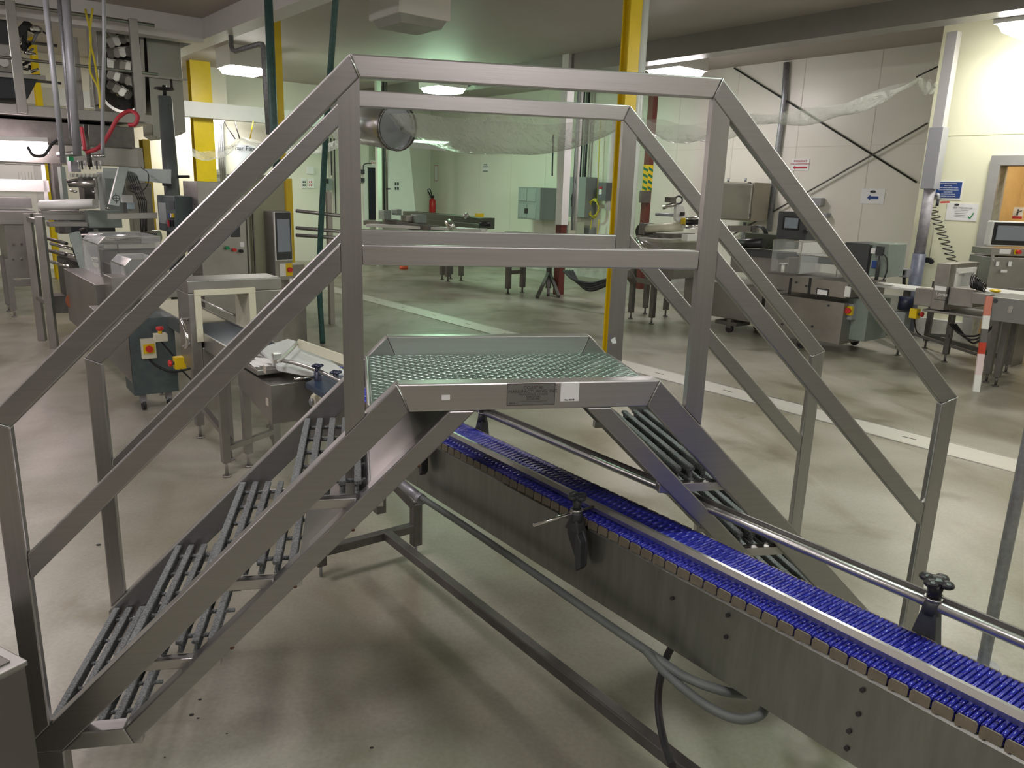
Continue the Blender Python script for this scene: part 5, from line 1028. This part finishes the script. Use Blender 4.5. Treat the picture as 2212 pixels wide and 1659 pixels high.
tslab(MB(), 1893, 532, 1904, 552, TM+0.05, 0.08, 'connector', M_DKGREY, rm_); tslab(MB(), 1884, 563, 1894, 580, TM+0.08, 0.03, 'blue_switch', M_BLUEINK, rm_)
MB().tube(curve([Wt(1906, 545, TM), Wt(1916, 560, TM), Wt(1916, 585, TM), Wt(1908, 605, TM)], 6), 0.008, 6).build('cable', M_RUB, rm_); MB().cyl(Wt(1900, 553, TM), Wt(1893, 605, TM), 0.02, 8).build('grey_conduit', M_DKGREY, rm_)
tslab(MB(), 1700, 548, 1830, 575, TM+0.35, 0.4, 'centre_housing', M_DM, rm_)
sb = tslab(MB(), 1822, 655, 1838, 692, TM+0.1, 0.12, 'switch_housing', M_PVC, rm_, 0.006); q = Wt(1836, 671, TM+0.1); MB().boxp(q-EZ*0.05, 0.05, 0.06, 0.10).build('yellow_plate', M_YEL, rm_); MB().tube([q-E2*0.02, q-E2*0.06], 0.03, 12).build('isolator_knob', M_RED, rm_)
tslab(MB(), 1826, 618, 1834, 642, TM-0.09, 0.02, 'white_tag', M_WHITE, rm_, 0)
# film unwind stand, left end
us = thing('film_unwind_stand', 'film unwind stand with chrome rods and black handwheel seen between the stair posts', 'machine', R(5.9, 6.9, 0))
MB().cyl(V(1395, 494, 10.6), V(1475, 490, 10.4), 0.062, 18).build('main_roller', M_CREAM, us)
q = V(1384, 500, 10.7); MB().cyl(q, q+E2*0.10, 0.10, 22).build('handwheel', M_BLACK, us); MB().cyl(q-E2*0.02, q+E2*0.30, 0.03, 12).build('wheel_hub', M_DKGREY, us)
fsd(MB(), 1392, 482, 1412, 508, 10.6, 0.1).build('bearing_block', M_DKST, us, 0.01)
MB().prism([V(u, v, 10.4) for u, v in ((1462, 440), (1478, 446), (1482, 470), (1488, 478), (1484, 492), (1474, 494), (1468, 482), (1460, 474))], E1*0.05).build('side_plate', M_BEAM, us, 0.004)
fsd(MB(), 1474, 471, 1482, 484, 10.35, 0.02).build('yellow_label', M_YEL, us); fsd(MB(), 1472, 458, 1479, 466, 10.35, 0.02).build('black_port', M_INK, us)
MB().cyl(V(1432, 448, 10.4), V(1462, 440, 10.3), 0.030, 14).build('chrome_rod', M_CHROME, us); q = V(1466, 432, 10.35)
MB().tube([q+Vector((0, 0, 0))+CR*(0.05*math.cos(x))+EZ*(0.05*math.sin(x)) for x in [k*math.pi/8 for k in range(17)]], 0.012, 8, False).build('crank_ring', M_DKGREY, us); fsd(MB(), 1449, 426, 1460, 438, 10.3, 0.1).build('clamp_head', M_DKST, us)
MB().cyl(V(1416, 463, 10.6), V(1460, 465, 10.5), 0.022, 10).build('cross_tube', M_GALV, us)
for v in (474, 482, 490): MB().cyl(V(1482, v, 10.3), V(1525, v-4, 10.2), 0.028, 12).build('idler_roller', M_CHROME if v != 482 else M_BLACK, us)
fsd(MB(), 1430, 505, 1500, 517, 10.6, 0.15).build('cross_beam', M_DKST, us); fsd(MB(), 1400, 510, 1424, 560, 10.6, 0.2).build('pink_post', M_MST, us); fsd(MB(), 1420, 508, 1432, 560, 10.5, 0.3).build('dark_casing', M_DKST, us, 0.02)
fsd(MB(), 1432, 522, 1512, 560, 10.3, 0.4).build('tray_front', M_MST, us); fsd(MB(), 1432, 518, 1512, 523, 10.25, 0.5).build('tray_rim', M_ALU, us)
fsd(MB(), 1455, 575, 1502, 600, 10.2, 0.4).build('lower_box', M_MST, us); fsd(MB(), 1486, 507, 1512, 520, 10.2, 0.1).build('white_clamp', M_WHITE, us)
MB().cyl(V(1376, 515, 10.3), V(1398, 545, 10.1), 0.03, 12).build('chrome_strut', M_CHROME, us)
for u, vf, zt in ((1362, 688, 0.75), (1407, 700, 0.80), (1393, 678, 0.75), (1437, 683, 0.78), (1487, 672, 0.8)): leg(G(u, vf), zt, 0.062, M_DKST, us)
MB().bar(G(1362, 688)+EZ*0.55, G(1407, 700)+EZ*0.55, 0.05, 0.06).build('leg_rail', M_DKST, us)
# swing arm pipe above the machine
sa = thing('overhead_film_arm', 'pale square film arm with dark cables above the packaging machine', 'arm', Wt(1600, 500, 7.4)); MB().bar(Wt(1575, 494, 7.4), Wt(1625, 494, 7.4), 0.07, 0.08).build('arm_beam', M_MST, sa); MB().bar(Wt(1632, 488, 7.4), Wt(1632, 512, 7.4), 0.06, 0.06).build('arm_head', M_DKST, sa)
for k in range(3): MB().tube(curve([Wt(1630+k*3, 488, 7.4), Wt(1645+k*3, 492, 7.35), Wt(1655+k*3, 512, 7.3)], 5), 0.010, 6).build('cable', M_RUB, sa)
# stainless wall box
wb = thing('stainless_wall_box', 'brushed stainless wall enclosure with side hinge screws', 'enclosure', Wt(1600, 480, TW-0.4))
tslab(MB(), 1562, 396, 1617, 474, TW-0.62, 0.04, 'door', M_SHEET, wb, 0.01); tslab(MB(), 1560, 393, 1622, 478, TW-0.58, 0.45, 'body', mat('box_side_steel', (0.34, 0.32, 0.26), 0.45, 0.6), wb, 0.008)
for v in (400, 420, 445, 468): q = Wt(1618, v, TW-0.6); MB().boxp(q, 0.03, 0.04, 0.05).build('hinge', M_DKST, wb)
for u in (1573, 1610): q = Wt(u, 393, TW-0.4); MB().cyl(q, q+EZ*0.06, 0.02, 8).build('lug', M_GALV, wb)
so = thing('wall_junction_box', 'small grey junction box on the wall right of the wide brace', 'enclosure', Wt(1765, 440, TW)); tslab(MB(), 1752, 427, 1772, 445, TW-0.12, 0.12, 'body', M_PVC, so); tslab(MB(), 1776, 460, 1786, 470, TW-0.1, 0.1, 'lower_box', M_PVC, so)
# ------------------------------------------------------------------ right edge: doorway, downpipe, whip hose
M_PLY = mat('orange_ply_wall', (0.72, 0.50, 0.22), 0.55, var=0.25, scale=2.5)
df = MB().box(8.80, 9.05, DS1-0.0, DS1+0.11, 0, 2.25).box(8.80, 9.05, DS0-0.11, DS0, 0, 2.25).box(8.80, 9.05, DS0, DS1, 2.14, 2.25); struct('trim_%d' % n, df, mat('door_frame_steel', (0.50, 0.50, 0.49), 0.45, 0.5, var=0.15)); n += 1
struct('wall_store', MB().box(10.6, 10.7, -1.5, 4, 0, 3.0), M_PLY); struct('wall_store_side', MB().box(9.0, 10.6, 2.5, 2.6, 0, 3.0), M_PLY)
dc = thing('dark_cabinet', 'dark grey cabinet with a warning sticker inside the doorway', 'cabinet', R(1.0, 9.8, 0)); MB().box(9.75, 10.3, 0.2, 1.62, 0, 1.86).build('body', mat('charcoal_metal', (0.10, 0.105, 0.09), 0.5, 0.3), dc, 0.01); MB().box(9.735, 9.75, 0.3, 1.45, 0.1, 1.72).build('door', mat('charcoal_door', (0.075, 0.08, 0.075), 0.5, 0.3), dc, 0.006)
q = onplane(2199, 460, E2, 9.73); ws_ = MB().box(9.728, 9.735, ST(q)[0]-0.055, ST(q)[0]+0.055, ST(q)[2]-0.07, ST(q)[2]+0.07).build('warning_sticker', M_PAPER, dc)
c = R(ST(q)[0], 9.726, ST(q)[2]); MB().sph(c+EZ*0.035, 0.012, 6).bar(c+EZ*0.02, c-EZ*0.03, 0.006, 0.03).bar(c+EZ*0.01, c+RX*0.04+EZ*0.03, 0.006, 0.01).build('pictogram', M_INK, ws_); MB().box(9.724, 9.728, ST(q)[0]-0.055, ST(q)[0]+0.055, ST(q)[2]-0.07, ST(q)[2]-0.04).build('red_bar', M_REDINK, ws_)
# downpipe with metal guard
g_ = Wt(1976, 612, 8.55); dp = thing('guarded_downpipe', 'downpipe with grey metal cladding above and scuffed lower section by the wall corner', 'pipe', (g_.x, g_.y, 0))
zb = zat(2000, 408, g_); zc = zat(2012, 275, g_); zd_ = zat(1985, 548, g_)
MB().cyl((g_.x, g_.y, 0), (g_.x, g_.y, zd_), 0.075, 18).build('blue_foot', mat('blue_grey_paint', (0.16, 0.18, 0.25), 0.45, var=0.4, scale=10), dp)
MB().cyl((g_.x, g_.y, zd_), (g_.x, g_.y, zb), 0.062, 18).build('scuffed_pipe', mat('scuffed_grey_paint', (0.42, 0.40, 0.44), 0.55, var=0.45, scale=12), dp)
MB().boxp(Vector((g_.x, g_.y, zb)), 0.16, 0.16, zc-zb).build('lower_cladding', mat('blue_grey_cladding', (0.42, 0.43, 0.47), 0.35, 0.3), dp, 0.005)
MB().boxp(Vector((g_.x, g_.y, zc)), 0.12, 0.12, 3.6-zc).build('upper_cladding', mat('pale_cladding', (0.52, 0.51, 0.52), 0.25, 0.3), dp, 0.005)
bx_ = thing('socket_box', 'grey socket box clamped to the foot of the scuffed downpipe', 'switch', Wt(1953, 600, 8.4)); tslab(MB(), 1943, 580, 1958, 600, 8.35, 0.1, 'body', M_PVC, bx_, 0.006); tslab(MB(), 1948, 584, 1953, 594, 8.33, 0.02, 'socket', M_BLACK, bx_, 0); MB().cyl(Wt(1953, 598, 8.4), Wt(1953, 615, 8.4), 0.02, 8).build('plug', M_BLACK, bx_)
hl = []
for k in range(330):
    x = k/329; c = Wt(2014+45*x, 447+118*x, 8.70); a = k*2*math.pi/30; hl.append(c+RX*(0.055*math.cos(a))-E2*(0.055*math.sin(a)+0.02))
sh = thing('coiled_air_line', 'black spiral air line hanging from a pipe elbow by the blue notice board', 'hose', Wt(2035, 565, 8.7)); MB().tube(hl, 0.006, 6).build('spiral', M_BLACK, sh)
MB().tube(curve([Wt(2020, 427, 8.75), Wt(2022, 421, 8.70), Wt(2027, 422, 8.70), Wt(2027, 432, 8.70)], 5), 0.022, 10).build('elbow', M_GALV, sh); MB().cyl(Wt(2026, 432, 8.70), Wt(2024, 445, 8.70), 0.018, 8).build('nozzle', M_DKGREY, sh); MB().bar(Wt(2032, 437, 8.7), Wt(2051, 436.5, 8.7), 0.012, 0.02).build('red_lever', M_RED, sh)
fl_ = thing('gauge_set', 'small black regulator and gauge hanging by the spiral air line', 'gauge', Wt(2005, 570, 8.7)); tslab(MB(), 1998, 556, 2007, 568, 8.7, 0.06, 'regulator', M_BLACK, fl_); q = Wt(2013, 565, 8.7); MB().tube([q, q-E2*0.03], 0.030, 14).build('gauge', M_BLACK, fl_); MB().cyl(Wt(2024, 450, 8.78), Wt(2007, 556, 8.78), 0.006, 6).build('tube', M_CREAM, fl_)
# --- right metal detector and outfeed line
rd = thing('metal_detector', 'grey metal detector head with a white aperture on the right-hand line', 'metal detector', R(2.3, 7.4, 0))
TD = 7.0
X6 = CR.copy(); X6.z = 0; X6.normalize(); Y6 = Vector((-X6.y, X6.x, 0))
def vface(mb, u0, v0, u1, v1, dep, th):
    """box facing the aisle obliquely (about 45 degrees between the room axes)"""
    A = V(u0, v0, dep); B = V(u1, v1, dep); return mb.box(A.dot(X6), B.dot(X6), A.dot(Y6), A.dot(Y6)+th, min(A.z, B.z), max(A.z, B.z), (X6, Y6))
tslab(MB(), 2012, 575, 2045, 678, TD, 0.06, 'x', M_MST, rd) if False else None
sR = ST(Wt(2046, 620, TD))[0]; sL = ST(Wt(2016, 620, TD))[0]; zT = Wt(2046, 570, TD).z; zB = Wt(2046, 672, TD).z
zm1 = Wt(2046, 640, TD).z
mb = MB().box(TD, TD+0.16, sR, sL, zB, zT).box(TD+0.16, TD+0.62, sR, sL, zT-0.06, zT).box(TD+0.62, TD+0.70, sR, sL, zm1, zT).box(TD+0.16, TD+0.70, sR, sL, zm1-0.16, zm1-0.08); mb.build('detector_case', M_MST, rd, 0.006)
mb = MB().box(TD+0.15, TD+0.63, sR-0.012, sL, zT-0.10, zT-0.05).box(TD+0.15, TD+0.19, sR-0.012, sL, zm1-0.05, zT-0.08).box(TD+0.59, TD+0.63, sR-0.012, sL, zm1-0.05, zT-0.08).box(TD+0.19, TD+0.59, sL-0.03, sL-0.02, zm1-0.05, zT-0.1); mb.build('aperture_liner', M_WHITE, rd)
tslab(MB(), 2020, 617, 2043, 629, TD-0.008, 0.006, 'rating_label', M_PAPER, rd, 0); tslab(MB(), 2018, 646, 2043, 650, TD-0.005, 0.01, 'case_gap', M_INK, rd, 0)
text('Loma', Wt(2034, 636, TD-0.004), RX, EZ, 0.05, M_PAPER, rd)
rc = thing('checkweigher_table', 'stainless line table with belts, legs and cross braces at the right edge', 'table', R(1.6, 7.3, 0))
tslab(MB(), 1992, 672, 2150, 688, TD, 0.6, 'top_frame', M_MST, rc, 0.004)
tslab(MB(), 1868, 612, 2014, 634, TD+0.25, 0.35, 'white_bed', M_WHITE, rc, 0.006); tslab(MB(), 1978, 622, 2014, 664, TD+0.05, 0.15, 'motor_cover', M_MST, rc, 0.006)
tslab(MB(), 2052, 620, 2100, 665, TD+0.05, 0.3, 'wedge_cover', M_MST, rc, 0.006); tslab(MB(), 2100, 632, 2135, 660, TD, 0.4, 'side_cover', M_MST, rc, 0.006)
MB().box(TD+0.1, TD+0.5, -1.2, sR-0.02, Wt(2100, 628, TD).z-0.03, Wt(2100, 628, TD).z).build('white_belt', M_WHITE, rc)
tslab(MB(), 2137, 640, 2290, 712, TD-0.45, 0.5, 'grey_side_panel', mat('side_panel_grey', (0.27, 0.27, 0.26), 0.45, 0.6, var=0.15), rc, 0.004)
for u, v in ((2150, 650), (2184, 665), (2182, 672)): q = Wt(u, v, TD-0.45); MB().tube([q, q-E2*0.006], 0.02, 12).build('panel_stud', M_DKGREY if u < 2160 else M_ALU, rc)
for u, vf, zt in ((1998, 752, 0.80), (2040, 782, 0.80), (2130, 826, 0.72), (2150, 834, 0.72), (2172, 805, 0.72), (1938, 768, 0.75)): leg(G(u, vf), zt, 0.055, M_DKST, rc)
MB().bar(G(2000, 752)+EZ*0.16, G(2150, 800)+EZ*0.16, 0.05, 0.05).build('low_rail', M_DKST, rc); MB().bar(G(2045, 785)+EZ*0.30, G(1995, 750)+EZ*0.16, 0.03, 0.03).build('low_brace', M_DKST, rc); MB().bar(G(1940, 770)+EZ*0.30, G(2110, 790)+EZ*0.12, 0.03, 0.03).build('low_brace', M_DKST, rc)
for k in range(3): MB().tube(curve([V(2052+6*k, 700, 8.0), V(2075+8*k, 722+6*k, 7.9), V(2110, 725+7*k, 7.8), V(2145, 705, 7.7)], 6), 0.010, 6).build('cable', M_RUB, rc)
for k in range(3): MB().tube(curve([G(1835+k*4, 725)+EZ*0.15, G(1880, 722+k*4)+EZ*0.12, G(1930, 745+k*3)+EZ*0.12, G(1990, 775)+EZ*0.02], 6), 0.018, 6).build('floor_cable', M_DKGREY, rc)
mb = MB()
hl = [Wt(2100+28*k/120, 606+16*k/120, TD-0.02)+EZ*(0.07*(1-k/260)*math.cos(k*2*math.pi/14))-E2*0.05*math.sin(k*2*math.pi/14) for k in range(121)]; cl = thing('coiled_cable', 'small black spiral cable lying on the right-hand belt', 'cable', Wt(2115, 632, TD)); MB().tube(hl, 0.006, 5).build('spiral', M_BLACK, cl)
MB().sph(Wt(2150, 628, TD-0.02), 0.05, 8, (1, 1, 0.35)).build('yellow_connector', M_YEL, cl)
p = Wt(1976, 677, TD+0.1); stop_button(p, -E1, 'emergency_stop', 'red button on a yellow box under the right-hand line', M_YEL, 1.25)
q = Wt(1955, 665, TD+0.2); mo = thing('drive_motor', 'dark blue drive motor hanging below the white bed of the right line', 'motor', q-EZ*0.3); MB().tube([q+EZ*0.12, q-EZ*0.02], 0.075, 16).build('motor_body', M_NAVY, mo); MB().boxp(q-EZ*0.26-RX*0.02, 0.16, 0.14, 0.22).build('terminal_box', M_GREY, mo, 0.01)
# red and white striped post
g_ = G(2108, 846); zt = zat(2137, 640, g_); rp_ = thing('striped_post', 'leaning red and white marked post in front of the right-hand line', 'post', (g_.x, g_.y, 0)); top = V(2137, 640, depth(g_)*0.985)
prev = 0
for k, f in enumerate((0.18, 0.40, 0.52, 0.66, 0.80, 1.0)):
    MB().bar(Vector(g_).lerp(top, prev), Vector(g_).lerp(top, f), 0.055, 0.03).build('band', (M_WHITE, M_WHITE, mat('bright_red', (0.55, 0.05, 0.02), 0.45), M_DKST, M_WHITE, mat('faded_red', (0.62, 0.22, 0.16), 0.6))[k] if k != 1 else mat('pinkish_white', (0.75, 0.62, 0.62), 0.5), rp_); prev = f
# right operator cabinet with touchscreen
ro = thing('operator_cabinet', 'stainless operator cabinet with a landscape touchscreen at the right edge', 'control panel', R(1.2, 7.9, 0))
dO = 8.15
A = V(2148, 480, dO)
vface(MB(), 2142, 555, 2290, 640, dO, 0.4).build('body', M_MST, ro, 0.006)
vface(MB(), 2145, 477, 2300, 537, dO-0.03, 0.10).build('screen_case', M_WHITE, ro, 0.012)
vface(MB(), 2150, 480, 2300, 534, dO-0.036, 0.02).build('bezel', M_BLACK, ro, 0.004); vface(MB(), 2157, 487, 2300, 524, dO-0.040, 0.02).build('screen', M_SCREEN, ro)
vface(MB(), 2142, 537, 2290, 556, dO, 0.35).build('neck', M_MST, ro)
for u0, v0, u1, v1 in ((2161, 538, 2184, 549), (2153, 565, 2159, 575), (2180, 565, 2186, 576), (2163, 583, 2176, 589)): vface(MB(), u0, v0, u1, v1, dO-0.008, 0.01).build('white_label', M_PAPER, ro)
vface(MB(), 2193, 539, 2204, 550, dO-0.012, 0.012).build('yellow_plate', M_YEL, ro); q = V(2198, 544, dO-0.012); MB().tube([q, q-Y6*0.04], 0.022, 12).build('isolator_knob', M_RED, ro)
for k, chh in enumerate(('S', 'V')): 
    vface(MB(), 2141.5, 549+k*9, 2149.5, 557+k*9, dO-0.006, 0.008).build('letter_tile', M_MST, ro); text(chh, V(2145.5, 553+k*9, dO-0.010), X6, EZ, 0.036, M_PAPER, ro)
gq = V(2190, 640, dO+0.2); MB().boxp(Vector((gq.x, gq.y, 0)), 0.35, 0.30, gq.z+0.1).build('pedestal', M_MST, ro)
# ------------------------------------------------------------------ specks of debris on the floor
for k, (u, v, r_) in enumerate(((803, 1616, 0.004), (432, 1512, 0.004), (414, 1545, 0.005), (428, 1552, 0.003), (213, 1178, 0.007), (386, 1493, 0.002), (490, 1585, 0.002), (356, 1636, 0.002))):
    g_ = G(u, v); solo('floor_debris', MB().sph(g_+EZ*r_*0.5, r_, 5, (1.6, 1, 0.5)), M_INK, ('dark crumb of debris alone near the bottom edge of the floor', 'dark crumb, upper one of the pair below the lower strut', 'larger dark crumb left in the pair below the lower strut', 'tiny dark crumb right of the larger crumb', 'dark sliver on the floor left of the rear left post', 'tiny speck just under the lower strut', 'tiny speck right of the crumb pair', 'tiny speck near the bottom edge below the crumb pair')[k], 'debris')
